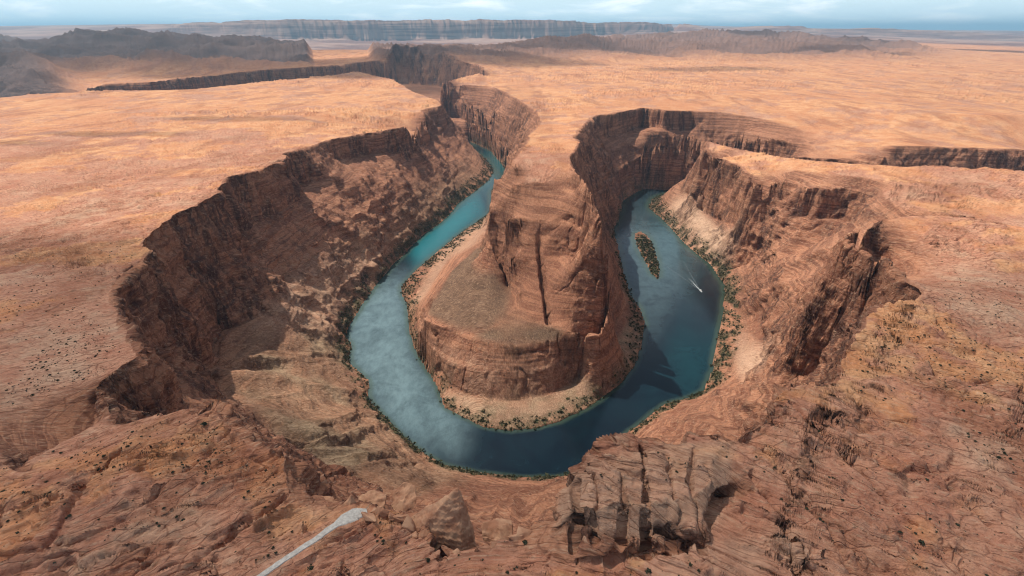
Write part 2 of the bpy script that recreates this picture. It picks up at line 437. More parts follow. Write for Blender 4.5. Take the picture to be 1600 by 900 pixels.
# ------------------------------------------------------------------ the terrain mesh: rows spaced by how steep the ground is
MC, MR = 1500, 1500
hh = CAMZ - Z
dz = np.abs(np.gradient(Z, axis=0)); dr = GR * DT
W = (np.abs(hh) * dr + np.minimum(dz, 60) * GR) / (GR ** 2 + hh ** 2) + 0.05 * DT
W = blur(W.astype(f32), 5, 2)
W[GR > 45000] *= 0.3
ths = np.linspace(TH0 + 0.001, TH1 - 0.001, MC)
cum = np.cumsum(W, 0); cum -= cum[0]
tj = (ths - TH0) / DT
j0 = np.minimum(tj.astype(int), NT - 2); fj = tj - j0
rad = np.empty((MR, MC))
lr = np.arange(NR) * DT
tt = np.linspace(0, 1, MR)
for c in range(MC):
    cc = cum[:, j0[c]] * (1 - fj[c]) + cum[:, j0[c] + 1] * fj[c]
    rad[:, c] = np.interp(tt * cc[-1], cc, lr)
rad = R0 * np.exp(rad)
X = (rad * np.sin(ths)[None, :]).astype(f32)
Y = (rad * np.cos(ths)[None, :]).astype(f32)
rad = rad.astype(f32)

near = 1 - sstep(1500, 4500, rad)
# ragged edges: look the survey up at a shifted place
sl = sample(SL_SOFT, X, Y)
bank = sstep(0.02, 0.35, sample(river_wide, X, Y))
amp = (2.0 + 15 * sstep(0.25, 1.6, sl)) * (1 - 0.75 * bank) * np.where((np.abs(X - 60) < 190) & (Y > 600) & (Y < 1200), 0.45, 1.0)
sc = np.maximum(1, rad / 1400)                      # far forms are larger
wx = fbm(X / (55 * sc), Y / (55 * sc), 0.5, 4, 11) * 1.0
wy = fbm(X / (55 * sc), Y / (55 * sc), 7.5, 4, 31) * 1.0
XW, YW = X + wx * amp * sc, Y + wy * amp * sc
zb = sample(Z, XW, YW)
slw = sample(SL_1, XW, YW)
riv = sample(river_soft, XW, YW)
land = sstep(0.0, 6.0, zb)

inner = in_poly(X.ravel(), Y.ravel(), inw).reshape(X.shape) & (Y < 2600)
cliff = sstep(0.75, 1.7, sl) * land
far = sstep(3500, 6000, rad)
tanx = X / np.maximum(Y, 1)
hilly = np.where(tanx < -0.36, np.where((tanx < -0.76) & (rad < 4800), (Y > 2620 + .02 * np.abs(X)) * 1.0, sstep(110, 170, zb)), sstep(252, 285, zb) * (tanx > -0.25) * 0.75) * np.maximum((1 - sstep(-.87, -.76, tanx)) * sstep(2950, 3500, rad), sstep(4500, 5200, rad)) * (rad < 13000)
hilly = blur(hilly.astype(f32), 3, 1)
highl = np.where(np.abs(tanx) < .45, sstep(12000, 12800, rad), sstep(14500, 15500, rad)) * (rad < 42000)
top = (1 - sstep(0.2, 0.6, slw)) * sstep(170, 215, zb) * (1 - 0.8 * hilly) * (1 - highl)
talus = (1 - cliff) * (1 - sstep(150, 200, zb)) * land * (1 - far)

# slickrock of the plateau: cross-bedded ledges
lf = fbm(X / 260, Y / 260, 0, 3, 51)
side = sstep(-60, 140, X)
ang = 0.70 * (1 - side) - 0.55 * side + lf * 0.15
wq = fbm(X / 38, Y / 38, 0.3, 3, 61)
wq2 = fbm(X / 11, Y / 11, 3.3, 2, 66)
jb = noise(X / 31 + wq * .4, Y / 31, 0, 67, 0.85) - .5
phi0 = -X * np.sin(ang) + Y * np.cos(ang)
phi = phi0 + wq * 8 + wq2 * 0.7 + jb * 9
psi = X * np.cos(ang) + Y * np.sin(ang)
def saw(p):
    q = p - np.floor(p)
    return q * q * (1.6 - 0.6 * q)
rough = sstep(-0.35, 0.2, fbm(X / 120, Y / 120, 4, 3, 71) + .35 * (1 - sstep(300, 600, rad))) * 0.85 + 0.15
rocky = rough * (1 - 0.8 * sstep(800, 1700, Y + 0.15 * X)) * np.maximum(near, 0.3)
lens = sstep(0.35, 0.6, noise(phi / 26, psi / 75, 0, 75))       # where a set of beds stands out
lens2 = sstep(0.3, 0.65, noise(phi / 9, psi / 34, 0, 76))
zt = zb.copy()
zt += top * rocky * (saw(phi / 12.0) - 0.4) * 4.6 * lens
zt += top * rocky * (saw(phi / 4.1 + 0.37) - 0.4) * (2.0 - .7 * side) * lens2
zt += top * rocky * near * (saw(phi / 1.9 + 0.1) - 0.4) * 0.4 * sstep(0.35, 0.6, noise(X / 18, Y / 18, 0, 77)) * (1 - sstep(350, 700, rad))
zt += top * (fbm(X / 45, Y / 45, 2, 5, 81, 0.55) * 6 * rocky + fbm(X / 190, Y / 190, 2, 2, 91) * 3.5)
zt += top * rocky * near * ((noise(phi / 8, psi / 21, 0, 78, .75) - .5) * 3.3 + (noise(phi / 3.1, psi / 8.5, 0, 79, .7) - .5) * 1.3 * (1 - sstep(400, 900, rad)))
tq = fbm(X / 620 + .3 * wq, Y / 420, 0, 4, 83) * 5.5
zt += top * sstep(1000, 1700, Y + .2 * X) * (1 - sstep(5000, 8000, rad)) * ((tq - np.floor(tq)) ** 6) * 9 * sstep(.35, .6, noise(X / 700, Y / 500, 0, 84))
jo = ridge(X / 42 + wq * 0.4, Y / 42, 3, 2, 101)
zt -= top * rocky * sstep(0.72, 0.98, jo) * 3.2 * near
# talus fans: gullies running down to the water, towards the middle of the bend
cx, cy = 90.0, 1020.0
ta = np.arctan2(X - cx, Y - cy); rc = np.hypot(X - cx, Y - cy)
gul = ridge(ta * 9 + fbm(X / 90, Y / 90, 1, 2, 111) * 0.9, rc / 260, 1, 3, 121)
zt += talus * np.where(inner, 0.0, 1.0) * (gul - 0.25) * np.clip(zb, 0, 90) / 90 * 21 * near
al = X * 0.25 + Y * 0.97; pe = X * 0.97 - Y * 0.25
zt += talus * near * sstep(20, 80, zb) * sstep(1050, 1250, Y) * (ridge(al / 70 + fbm(X / 90, Y / 90, 0, 2, 128) * .6, pe / 260, 1, 4, 126) - .1) * 20
ck = np.array([P(842, 370, 195), P(846, 425, 148), P(852, 465, 124), P(857, 503, 100)])
for c0, c1 in zip(ck[:-1], ck[1:]):
    ab = (c1 - c0)[:2]; t_ = np.clip(((X - c0[0]) * ab[0] + (Y - c0[1]) * ab[1]) / (ab @ ab), 0, 1)
    zt -= 17 * np.exp(-(np.hypot(X - c0[0] - ab[0] * t_, Y - c0[1] - ab[1] * t_) / 3.2) ** 2) * (zb > 80)
zt += talus * fbm(X / 22, Y / 22, 1, 4, 131) * np.clip(zb, 0, 40) / 40 * 3.0
zt += (1 - top) * land * fbm(X / 60, Y / 60, 1, 3, 141) * 3.5 * np.clip(zb, 0, 60) / 60 * (1 - highl)
# far country
zt += far * (1 - highl) * (ridge(X / 900, Y / 900, 1, 4, 151) * 12 + fbm(X / 2500, Y / 2500, 1, 3, 161) * 8)
zt += highl * sstep(0.1, 0.5, sl) * ridge(X / 900, Y / 900, 0, 4, 172) * 60
zt += hilly * (ridge(X / 900, Y / 900, 1, 6, 171, 0.55) * 190 - 30 + saw(zb / 45 + fbm(X / 600, Y / 600, 1, 2, 175)) * 22)
def carve(pts_, depth, width):
    global zt
    for c0, c1 in zip(pts_[:-1], pts_[1:]):
        c0, c1 = np.array(c0), np.array(c1)
        ab = (c1 - c0)[:2]; t_ = np.clip(((X - c0[0]) * ab[0] + (Y - c0[1]) * ab[1]) / (ab @ ab), 0, 1)
        zt = zt - depth * np.exp(-(np.hypot(X - c0[0] - ab[0] * t_, Y - c0[1] - ab[1] * t_) / width) ** 2)


for a_, b_, c_, dd_ in [((925, 732), (935, 785), (930, 838), 3.5), ((962, 718), (975, 790), (972, 845), 3), ((1003, 702), (1006, 780), (1015, 852), 4), ((1040, 712), (1052, 780), (1056, 845), 3),
                   ((895, 750), (898, 800), (896, 842), 3), ((1085, 700), (1078, 760), (1092, 828), 3), ((350, 650), (300, 700), (230, 770), 3), ((440, 745), (380, 790), (300, 850), 3), ((180, 690), (120, 760), (60, 850), 3),
                   ((1240, 620), (1330, 700), (1440, 800), 3.5), ((1330, 600), (1440, 690), (1560, 800), 3), ((1200, 690), (1290, 790), (1350, 890), 3), ((1400, 500), (1500, 590), (1640, 690), 4), ((1180, 730), (1230, 790), (1250, 880), 3)]:
    carve([P(*a_, 312), P(*b_, 312), P(*c_, 312)], dd_, 1.3)
zt = np.where(zb < 3, np.minimum(zt, zb + 0.6), zt)

V = np.stack([X, Y, zt], -1).astype(f32)


def normals(V):
    a = np.gradient(V, axis=0); b = np.gradient(V, axis=1)
    n = np.cross(b, a); n /= np.maximum(np.linalg.norm(n, axis=-1, keepdims=True), 1e-9)
    n[n[..., 2] < 0] *= -1
    return n


N = normals(V)
flat = blur(N[..., 2].astype(f32), 2, 1)
steep = (1 - sstep(0.45, 0.85, flat)) * sstep(2, 14, zb)
NH = blur(N[..., 0], 5, 2), blur(N[..., 1], 5, 2)
NH = np.stack([NH[0], NH[1], np.full_like(NH[0], 0.12)], -1)
NH /= np.maximum(np.linalg.norm(NH, axis=-1, keepdims=True), 1e-9)
x, y, z = V[..., 0], V[..., 1], V[..., 2]
sc2 = np.maximum(1, rad / 2200)
w1 = fbm(x / 60, y / 60, z / 60, 3, 181); w2 = fbm(x / 60, y / 60, z / 60, 3, 186)
bk1 = noise(x / (46 * sc2) + w1, y / (46 * sc2) + w2, z / (130 * sc2) + w1 * .5, 191, 0.72) - .5      # great slabs between joints
bk2 = noise(x / (17 * sc2) + w2, y / (17 * sc2) + w1, z / (48 * sc2) + w2, 194, 0.7) - .5
bk3 = noise(x / (6.5 * sc2) + w1 * 2, y / (6.5 * sc2) + w2 * 2, z / (11 * sc2), 197, 0.6) - .5
bed = saw(z / (21 * sc2) + w1 * 0.9) + 0.5 * saw(z / (6.1 * sc2) + w1 * 2.1)      # ledges
blk = fbm(x / (30 * sc2), y / (30 * sc2), z / (40 * sc2), 4, 201)
cr = ridge(x / (30 * sc2) + w1, y / (30 * sc2) + w2, z / (150 * sc2), 1, 203)
soft = np.where(inner & (Y < 1300), np.where(Y < 720, 0.16, 0.26), np.where((X < -180) & (Y > 500), 1.4, 1.0)) * (1 - 0.88 * top)
d = steep * sc2 * soft * (13.0 * bk1 + 6.0 * bk2 + 2.2 * bk3 + 2.8 * (bed - 0.8) + 5.0 * blk)
d -= steep * sc2 * sstep(0.8, 1.0, cr) * 4.0
V += (NH * d[..., None]).astype(f32)
# small relief everywhere
N = normals(V)
x, y, z = V[..., 0], V[..., 1], V[..., 2]
d2 = fbm(x / 7, y / 7, z / 7, 3, 211) * (0.35 + 1.5 * steep) * near * land
V += (N * d2[..., None]).astype(f32)
del x, y, z

# ------------------------------------------------------------------ what lies on the ground where (soil, stain, scrub, some painted light: kept on the vertices)
def pix(V):
    yy = V[..., 1]; zz = V[..., 2] - CAMZ
    dep = yy * CP - zz * SP; up = yy * SP + zz * CP
    return 800 + FPX * V[..., 0] / dep, 450 - FPX * up / dep


px, py = pix(V)


def zone(poly, soft=0.0, zmin=-10, zmax=900):
    m = in_poly(px.ravel(), py.ravel(), poly).reshape(px.shape)
    m &= (zb > zmin) & (zb < zmax)
    m = m.astype(f32)
    return blur(m, int(soft), 2) if soft else m


hv = V[..., 2]
nearw = sample(river_wide, X, Y)
g1 = fbm(X / 14, Y / 14, 0, 4, 221); g2 = fbm(X / 75, Y / 75, 0, 3, 231); g3 = fbm(X / 420, Y / 420, 0, 3, 241)
sand = top * (1 - rocky * 0.75) + 0.0
sand = np.clip(top * sstep(-0.12, 0.16, -(g2 + 0.45 * g1) - 0.12 + 0.4 * sstep(900, 1700, Y + .15 * X)), 0, 1)
sand = np.maximum(sand, far * (1 - hilly) * (1 - highl) * (0.55 + 0.3 * sstep(-.3, .3, g3)))
sand = np.maximum(sand, (rad > 42000) * 0.8)
pale = np.clip(sstep(0.05, 0.6, g2 * 0.7 + g1 * 0.5) * top * 0.8, 0, 1) * (1 - .6 * sstep(600, 1400, rad))
# pale river-side sand and slopes
pale = np.maximum(pale, zone([(1040, 318), (1070, 305), (1110, 345), (1150, 372), (1135, 420), (1100, 395), (1060, 355)], 6, 2, 110))
pale = np.maximum(pale, zone([(1150, 535), (1210, 540), (1200, 575), (1150, 590)], 8, 2, 110) * 0.9)
pale = np.maximum(pale, zone([(760, 335), (765, 372), (700, 405), (660, 470), (640, 480), (690, 390)], 4, 1, 60) * 0.5)
inbank = zone([(690, 610), (760, 624), (860, 618), (935, 575), (985, 500), (1004, 520), (990, 575), (920, 636), (800, 674), (720, 650)], 4, 0.5, 25)
pale = np.maximum(pale, inbank * 0.45)
pale = np.maximum(pale, zone([(650, 500), (680, 535), (740, 560), (800, 566), (870, 560), (930, 540), (930, 560), (900, 590), (812, 622), (725, 610), (660, 560)], 6, 12, 90) * .35 * (0.4 + .8 * sstep(-.3, .3, g1)))
pale = np.maximum(pale, zone([(878, 748), (1035, 692), (1150, 690), (1135, 780), (1095, 826), (1000, 846), (868, 824)], 4, 290, 340) * .45)
olive = zone([(450, 430), (560, 370), (640, 370), (600, 430), (560, 500), (545, 600), (640, 690), (740, 745), (640, 775), (540, 770), (430, 700), (340, 620), (380, 500), (450, 490)], 20, 2, 125)
olive = np.maximum(olive * 0.7 * (0.55 + 0.6 * sstep(-0.2, 0.3, g2)), zone([(640, 300), (770, 240), (770, 290), (680, 360), (600, 420), (580, 390)], 12, 1, 80) * 0.45)
lit_ledge = zone([(385, 515), (450, 432), (500, 405), (570, 385), (640, 372), (600, 430), (560, 490), (545, 530), (480, 520)], 8, 6, 110)  # pale tan ledges, with their sunlit brightness painted into the colour
olive *= 1 - .75 * lit_ledge
pale = np.maximum(pale, lit_ledge * .62 * (0.5 + .6 * sstep(-.3, .3, g1)))
olive = np.maximum(olive, inbank * .55 * (0.6 + .6 * sstep(-.3, .3, g1)))
bench = zone([(725, 392), (760, 385), (775, 430), (800, 450), (790, 500), (760, 520), (716, 514), (664, 490), (690, 450)], 3, 70, 125) * 0.9
bench = np.maximum(bench, zone([(735, 522), (800, 500), (870, 512), (900, 525), (850, 536), (800, 541), (755, 534)], 3, 80, 125))
scrub = sstep(0.02, 0.34, nearw + g1 * 0.16) * sstep(0.3, 1.5, zb) * (1 - sstep(8, 42, zb)) * sstep(-0.3, 0.2, g1 + 0.12)
scrub *= 1 - 0.35 * inner
varn = steep * (1 - .9 * top) * np.where(inner & (Y < 1000), .35, 1.0) * sstep(-0.15, 0.25, fbm(X / 24, Y / 24, hv / 120, 3, 251) + 0.05)
for nm in ('sand', 'pale', 'olive', 'bench', 'scrub', 'varn'):
    globals()[nm] = np.clip(globals()[nm], 0, 1).astype(f32)
A1 = np.stack([sand, pale, olive, np.ones_like(sand)], -1).astype(f32)
A2 = np.stack([bench, scrub, varn, np.ones_like(sand)], -1).astype(f32)
A3 = np.stack([np.clip(hilly, 0, 1), np.clip(highl, 0, 1), top.astype(f32), np.ones_like(sand)], -1).astype(f32)
A4 = np.stack([phi, psi, hv, np.ones_like(sand)], -1).astype(f32)

# ------------------------------------------------------------------ cut the ground into its pieces
fc = lambda a: (a[:-1, :-1] + a[1:, :-1] + a[:-1, 1:] + a[1:, 1:]) * 0.25
fz, fx, fy, fr = fc(zb), fc(X), fc(Y), fc(rad)
f_in = inner[:-1, :-1] & (fy < 1560) & (fr < 1700)
f_isl = in_poly(fx.ravel(), fy.ravel(), [(s[0] * 1.0, s[1]) for s in ISLAND]).reshape(fx.shape) | ((fx > 330) & (fx < 420) & (fz > 0.1) & (fy > 1050) & (fy < 1460) & (fz < 4) & (np.abs(fx - 345 - (fy - 1070) * 0.06) < 45))
ID = np.zeros(fz.shape, np.int8)                  # 0 canyon walls
ID[(fc(top) > 0.5) | ((fz > 262) & (fc(sl) < 0.6))] = 1                 # plateau
ID[f_in] = 2
ID[(fz < 0.3)] = 3                                # river bed
ID[f_isl & (fz > -1)] = 4
farm = fr > 4400
ID[farm & (ID < 2)] = 5
ID[farm & (fx < -1500) & (fr < 12500) & (fz > 120) & (fx / fy < -0.38)] = 6
ID[fr > 15200] = 7
ID[(fr > 17500) & (fx / fy > 0.325)] = 8
ID[(fr > 15200) & ((fx / fy < -0.60) | (fr > 30000))] = 5


def grid_mesh(name, mask, V, attrs, mat, smooth=True):
    ii, jj = np.nonzero(mask)
    q = np.stack([ii * MC + jj, ii * MC + jj + 1, (ii + 1) * MC + jj + 1, (ii + 1) * MC + jj], -1).ravel()
    used = np.zeros(MR * MC, bool); used[q] = True
    idx = np.cumsum(used) - 1
    vv = V.reshape(-1, 3)[used]
    me = bpy.data.meshes.new(name)
    me.vertices.add(len(vv)); me.vertices.foreach_set('co', vv.ravel().astype(f32))
    me.loops.add(len(q)); me.loops.foreach_set('vertex_index', idx[q].astype(np.int32))
    me.polygons.add(len(ii)); me.polygons.foreach_set('loop_start', (np.arange(len(ii)) * 4).astype(np.int32))
    for an, A in attrs.items():
        at = me.attributes.new(an, 'FLOAT_COLOR', 'POINT')
        at.data.foreach_set('color', A.reshape(-1, 4)[used].ravel())
    me.polygons.foreach_set('use_smooth', np.full(len(ii), smooth))
    me.update()
    me.materials.append(mat)
    o = bpy.data.objects.new(name, me)
    col.objects.link(o)
    return o


# ------------------------------------------------------------------ materials
class NT_:
    def __init__(s, name):
        s.m = bpy.data.materials.new(name); s.m.use_nodes = True
        s.t = s.m.node_tree; s.t.nodes.clear()
        s.out = s.n('ShaderNodeOutputMaterial')
        s.geo = s.n('ShaderNodeNewGeometry')
        s.pos = s.geo.outputs['Position']

    def n(s, ty, **k):
        nd = s.t.nodes.new(ty)
        for a, b in k.items(): setattr(nd, a, b)
        return nd

    def l(s, a, b): s.t.links.new(a, b)

    def put(s, sock, v):
        if v is None: return
        if hasattr(v, 'is_output') or isinstance(v, bpy.types.NodeSocket): s.l(v, sock)
        else:
            if isinstance(v, tuple) and len(v) == 3 and sock.type == 'RGBA': v = (*v, 1)
            sock.default_value = v

    def math(s, op, a, b=None, c=None, clamp=False):
        nd = s.n('ShaderNodeMath', operation=op, use_clamp=clamp)
        s.put(nd.inputs[0], a); s.put(nd.inputs[1], b); s.put(nd.inputs[2], c)
        return nd.outputs[0]

    def mapr(s, v, a, b, c=0.0, d=1.0):
        nd = s.n('ShaderNodeMapRange'); nd.interpolation_type = 'SMOOTHSTEP'
        s.put(nd.inputs[0], v)
        for k, q in zip((1, 2, 3, 4), (a, b, c, d)): nd.inputs[k].default_value = q
        return nd.outputs[0]

    def mix(s, f, a, b, mode='MIX'):
        nd = s.n('ShaderNodeMix', data_type='RGBA', blend_type=mode)
        s.put(nd.inputs[0], f); s.put(nd.inputs[6], a); s.put(nd.inputs[7], b)
        return nd.outputs[2]

    def scale(s, v, sx, sy, sz, rot=(0, 0, 0)):
        nd = s.n('ShaderNodeMapping'); s.l(v, nd.inputs[0])
        nd.inputs['Scale'].default_value = (sx, sy, sz); nd.inputs['Rotation'].default_value = rot
        return nd.outputs[0]

    def noise(s, v, sc=1.0, det=4, rough=0.55, dist=0.0):
        nd = s.n('ShaderNodeTexNoise'); s.l(v, nd.inputs['Vector'])
        nd.inputs['Scale'].default_value = sc; nd.inputs['Detail'].default_value = det
        nd.inputs['Roughness'].default_value = rough; nd.inputs['Distortion'].default_value = dist
        return nd.outputs[0]

    def attr(s, name):
        nd = s.n('ShaderNodeAttribute'); nd.attribute_name = name
        sp = s.n('ShaderNodeSeparateColor'); s.l(nd.outputs['Color'], sp.inputs[0])
        return sp.outputs

    def bsdf(s, color, rough=0.9, normal=None, spec=0.2):
        b = s.n('ShaderNodeBsdfPrincipled')
        s.put(b.inputs['Base Color'], color); s.put(b.inputs['Roughness'], rough)
        b.inputs['Specular IOR Level'].default_value = spec
        if normal is not None: s.l(normal, b.inputs['Normal'])
        s.l(b.outputs[0], s.out.inputs['Surface'])
        return b

    def bump(s, h, strength=0.5, dist=1.0):
        nd = s.n('ShaderNodeBump'); s.l(h, nd.inputs['Height'])
        nd.inputs['Strength'].default_value = strength; nd.inputs['Distance'].default_value = dist
        return nd.outputs[0]


def rock_material():
    k = NT_('sandstone')
    a, b = k.attr('zone_a'), k.attr('zone_b')
    sand_, pale_, olive_ = a[0], a[1], a[2]
    bench_, scrub_, varn_ = b[0], b[1], b[2]
    n_big = k.noise(k.scale(k.pos, .004, .004, .01), 1, 4)
    n_mid = k.noise(k.scale(k.pos, .03, .03, .06), 1, 5, .6, .4)
    n_fine = k.noise(k.scale(k.pos, .35, .35, .35), 1, 5, .65)
    strata = k.noise(k.scale(k.pos, .004, .004, .17), 1, 6, .72, .2)
    z3 = k.attr('zone_c')
    bd = k.n('ShaderNodeAttribute'); bd.attribute_name = 'beds'
    xb = k.noise(k.scale(bd.outputs['Vector'], .34, .05, .12), 1, 6, .66, .1)
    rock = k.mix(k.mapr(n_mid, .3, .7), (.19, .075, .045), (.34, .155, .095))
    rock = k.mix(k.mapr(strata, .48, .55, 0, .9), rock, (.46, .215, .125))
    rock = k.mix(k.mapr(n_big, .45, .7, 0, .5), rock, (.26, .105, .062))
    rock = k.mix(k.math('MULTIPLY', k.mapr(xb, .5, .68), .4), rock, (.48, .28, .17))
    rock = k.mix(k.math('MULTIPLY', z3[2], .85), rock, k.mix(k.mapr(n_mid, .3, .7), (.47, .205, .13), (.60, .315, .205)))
    sandc = k.mix(k.mapr(n_mid, .35, .65), (.58, .262, .122), (.70, .382, .205))
    sandc = k.mix(k.mapr(n_big, .4, .65, 0, .5), sandc, (.52, .215, .115))
    c = k.mix(sand_, rock, sandc)
    spk = k.n('ShaderNodeTexVoronoi'); k.l(k.scale(k.pos, .11, .11, .02), spk.inputs['Vector']); spk.inputs['Scale'].default_value = 1.0
    n_wash = k.noise(k.scale(k.pos, .012, .004, .004), 1, 5, .65, .3)
    c = k.mix(k.math('MULTIPLY', k.math('MULTIPLY', z3[2], k.mapr(n_wash, .4, .6, .1, 1)), k.mapr(spk.outputs['Distance'], .12, .30, .6, 0)), c, (.13, .075, .04))
    c = k.mix(k.math('MULTIPLY', z3[2], k.mapr(n_wash, .5, .64, 0, .65)), c, (.34, .14, .08))
    c = k.mix(pale_, c, k.mix(n_mid, (.52, .32, .21), (.64, .44, .31)))
    c = k.mix(olive_, c, k.mix(k.mapr(n_mid, .35, .65), (.17, .125, .075), (.37, .29, .185)))
    c = k.mix(bench_, c, k.mix(k.mapr(n_mid, .35, .65), (.12, .075, .05), (.19, .12, .078)))
    streak = k.noise(k.scale(k.pos, .11, .11, .012), 1, 4, .6, .3)
    vf = k.math('MULTIPLY', varn_, k.mapr(streak, .38, .56, 0, .8))
    c = k.mix(vf, c, (.075, .035, .028))
    c = k.mix(k.math('MULTIPLY', z3[0], .85), c, k.mix(k.mapr(n_big, .35, .65), (.038, .042, .056), (.095, .082, .09)))  # hills: distance haze and cloud shade put into the rock colour
    hb = k.noise(k.scale(k.pos, .0003, .0003, .011), 1, 5, .7, .2)
    hb2 = k.noise(k.scale(k.pos, .0016, .0016, .001), 1, 5, .65, .3)
    hc = k.mix(k.mapr(hb, .45, .55), (.20, .10, .085), (.42, .27, .21))
    hc = k.mix(k.mapr(hb2, .48, .6, 0, .5), hc, (.34, .18, .14))
    c = k.mix(z3[1], c, hc)
    c = k.mix(k.math('MULTIPLY', scrub_, .9), c, k.mix(k.mapr(n_fine, .35, .65), (.03, .035, .018), (.10, .09, .05)))
    crk2 = k.noise(k.scale(bd.outputs['Vector'], .19, .07, .1), 1, 7, .74, .0)
    flatm = k.math('MULTIPLY', k.math('SUBTRACT', 1.0, z3[2]), 1.0)
    vo = k.n('ShaderNodeTexVoronoi', feature='DISTANCE_TO_EDGE')
    wrp = k.n('ShaderNodeVectorMath', operation='ADD'); nc = k.n('ShaderNodeTexNoise'); nc.inputs['Scale'].default_value = .09; nc.inputs['Detail'].default_value = 4
    k.l(k.pos, nc.inputs['Vector']); sc_ = k.n('ShaderNodeVectorMath', operation='SCALE'); k.l(nc.outputs[1], sc_.inputs[0]); sc_.inputs[3].default_value = 2.0
    jt = k.n('ShaderNodeAttribute'); jt.attribute_name = 'joints'; k.l(jt.outputs['Vector'], wrp.inputs[0]); k.l(sc_.outputs[0], wrp.inputs[1])
    k.l(k.scale(wrp.outputs[0], .16, .055, .06), vo.inputs['Vector']); vo.inputs['Scale'].default_value = 1.0
    joint = k.mapr(vo.outputs['Distance'], .0, .045, .7, 0)
    crk = k.noise(k.scale(wrp.outputs[0], .62, .17, .3), 1, 6, .72, .0)
    dark1 = k.mapr(crk, .36, .45, .75, 0)
    dark2 = k.mapr(crk2, .30, .40, .8, 0)
    c = k.mix(k.math('MULTIPLY', k.mapr(crk, .52, .66), .55), c, (.55, .37, .25))
    c = k.mix(k.math('MULTIPLY', k.math('MAXIMUM', k.math('MULTIPLY', joint, k.mapr(n_mid, .4, .55, .2, 1)), k.math('MAXIMUM', dark1, dark2)), k.math('SUBTRACT', 1.0, k.math('MULTIPLY', sand_, .75))), c, k.mix(1.0, c, (.46, .37, .35), 'MULTIPLY'))
    c = k.mix(k.mapr(n_fine, .35, .65, .45, 0), c, k.mix(1.0, c, (.55, .5, .48), 'MULTIPLY'))
    h = k.math('ADD', k.math('MULTIPLY', n_fine, .8), k.math('MULTIPLY', xb, 2.0))
    h = k.math('ADD', h, k.math('MULTIPLY', crk, 2.0))
    h = k.math('ADD', h, k.math('MULTIPLY', strata, 1.2))
    h = k.math('SUBTRACT', h, k.math('MULTIPLY', joint, .8))
    k.bsdf(c, .95, k.bump(h, .8, 1.0), .1)
    return k.m


ROCK = rock_material()
A5 = np.stack([phi0 + wq * 4, psi, hv, np.ones_like(sand)], -1).astype(f32)
at = {'joints': A5, 'zone_a': A1, 'zone_b': A2, 'zone_c': A3, 'beds': A4}
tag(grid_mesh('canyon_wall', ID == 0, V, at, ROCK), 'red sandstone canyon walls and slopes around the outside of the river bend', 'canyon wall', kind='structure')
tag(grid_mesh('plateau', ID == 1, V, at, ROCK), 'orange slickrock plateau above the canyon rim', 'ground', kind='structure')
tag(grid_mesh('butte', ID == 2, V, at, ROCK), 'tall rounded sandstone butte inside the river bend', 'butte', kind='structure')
tag(grid_mesh('river_bed', ID == 3, V, at, ROCK), 'river bed under the green water', 'river bed', kind='structure')
tag(grid_mesh('island', ID == 4, V, at, ROCK), 'narrow gravel island in the right arm of the river', 'island', kind='structure')
tag(grid_mesh('desert_plain', ID == 5, V, at, ROCK), 'distant red desert plain and low hills', 'terrain', kind='structure')
tag(grid_mesh('hills', ID == 6, V, at, ROCK), 'dark jagged hills on the left below the horizon', 'hills', kind='structure')
tag(grid_mesh('mesa', ID == 7, V, at, ROCK), 'long banded cliff line of the mesa on the horizon', 'mesa', kind='structure')
tag(grid_mesh('mesa', ID == 8, V, at, ROCK), 'low pale mesa on the right of the horizon', 'mesa', kind='structure')

# ------------------------------------------------------------------ water
def water_material():
    k = NT_('river_water')
    a = k.attr('water')
    shal, milky_sheen, turq = a[0], a[1], a[2]
    n1 = k.noise(k.scale(k.pos, .02, .02, 1), 1, 5, .6, 1.2)
    n2 = k.noise(k.scale(k.pos, .10, .05, 1), 1, 9, .78, .0)
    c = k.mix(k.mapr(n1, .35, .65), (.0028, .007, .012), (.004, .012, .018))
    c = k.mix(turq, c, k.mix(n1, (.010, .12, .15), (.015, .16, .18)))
    m = k.math('MULTIPLY', milky_sheen, k.math('MULTIPLY', k.mapr(n2, .36, .62, .72, 1), k.mapr(n1, .3, .6, .65, 1)))
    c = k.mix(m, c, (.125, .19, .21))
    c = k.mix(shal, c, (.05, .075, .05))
    rp = k.noise(k.scale(k.pos, .5, .5, 1), 1, 3, .6)
    k.bsdf(c, .15, k.bump(rp, .12, .4), .3)
    return k.m


WX, WY = np.nonzero(np.ones(1)), None
dil = blur(river_g.astype(f32), 1, 2)
wmask_v = sample(dil, X, Y) > 0.02
wm = wmask_v[:-1, :-1] | wmask_v[1:, :-1] | wmask_v[:-1, 1:] | wmask_v[1:, 1:]
f_isl_v = None
WV = np.stack([X, Y, np.zeros_like(X)], -1)
wpx, wpy = pix(WV)


def wzone(poly, soft):
    return blur(in_poly(wpx.ravel(), wpy.ravel(), poly).reshape(X.shape).astype(f32), soft, 2)


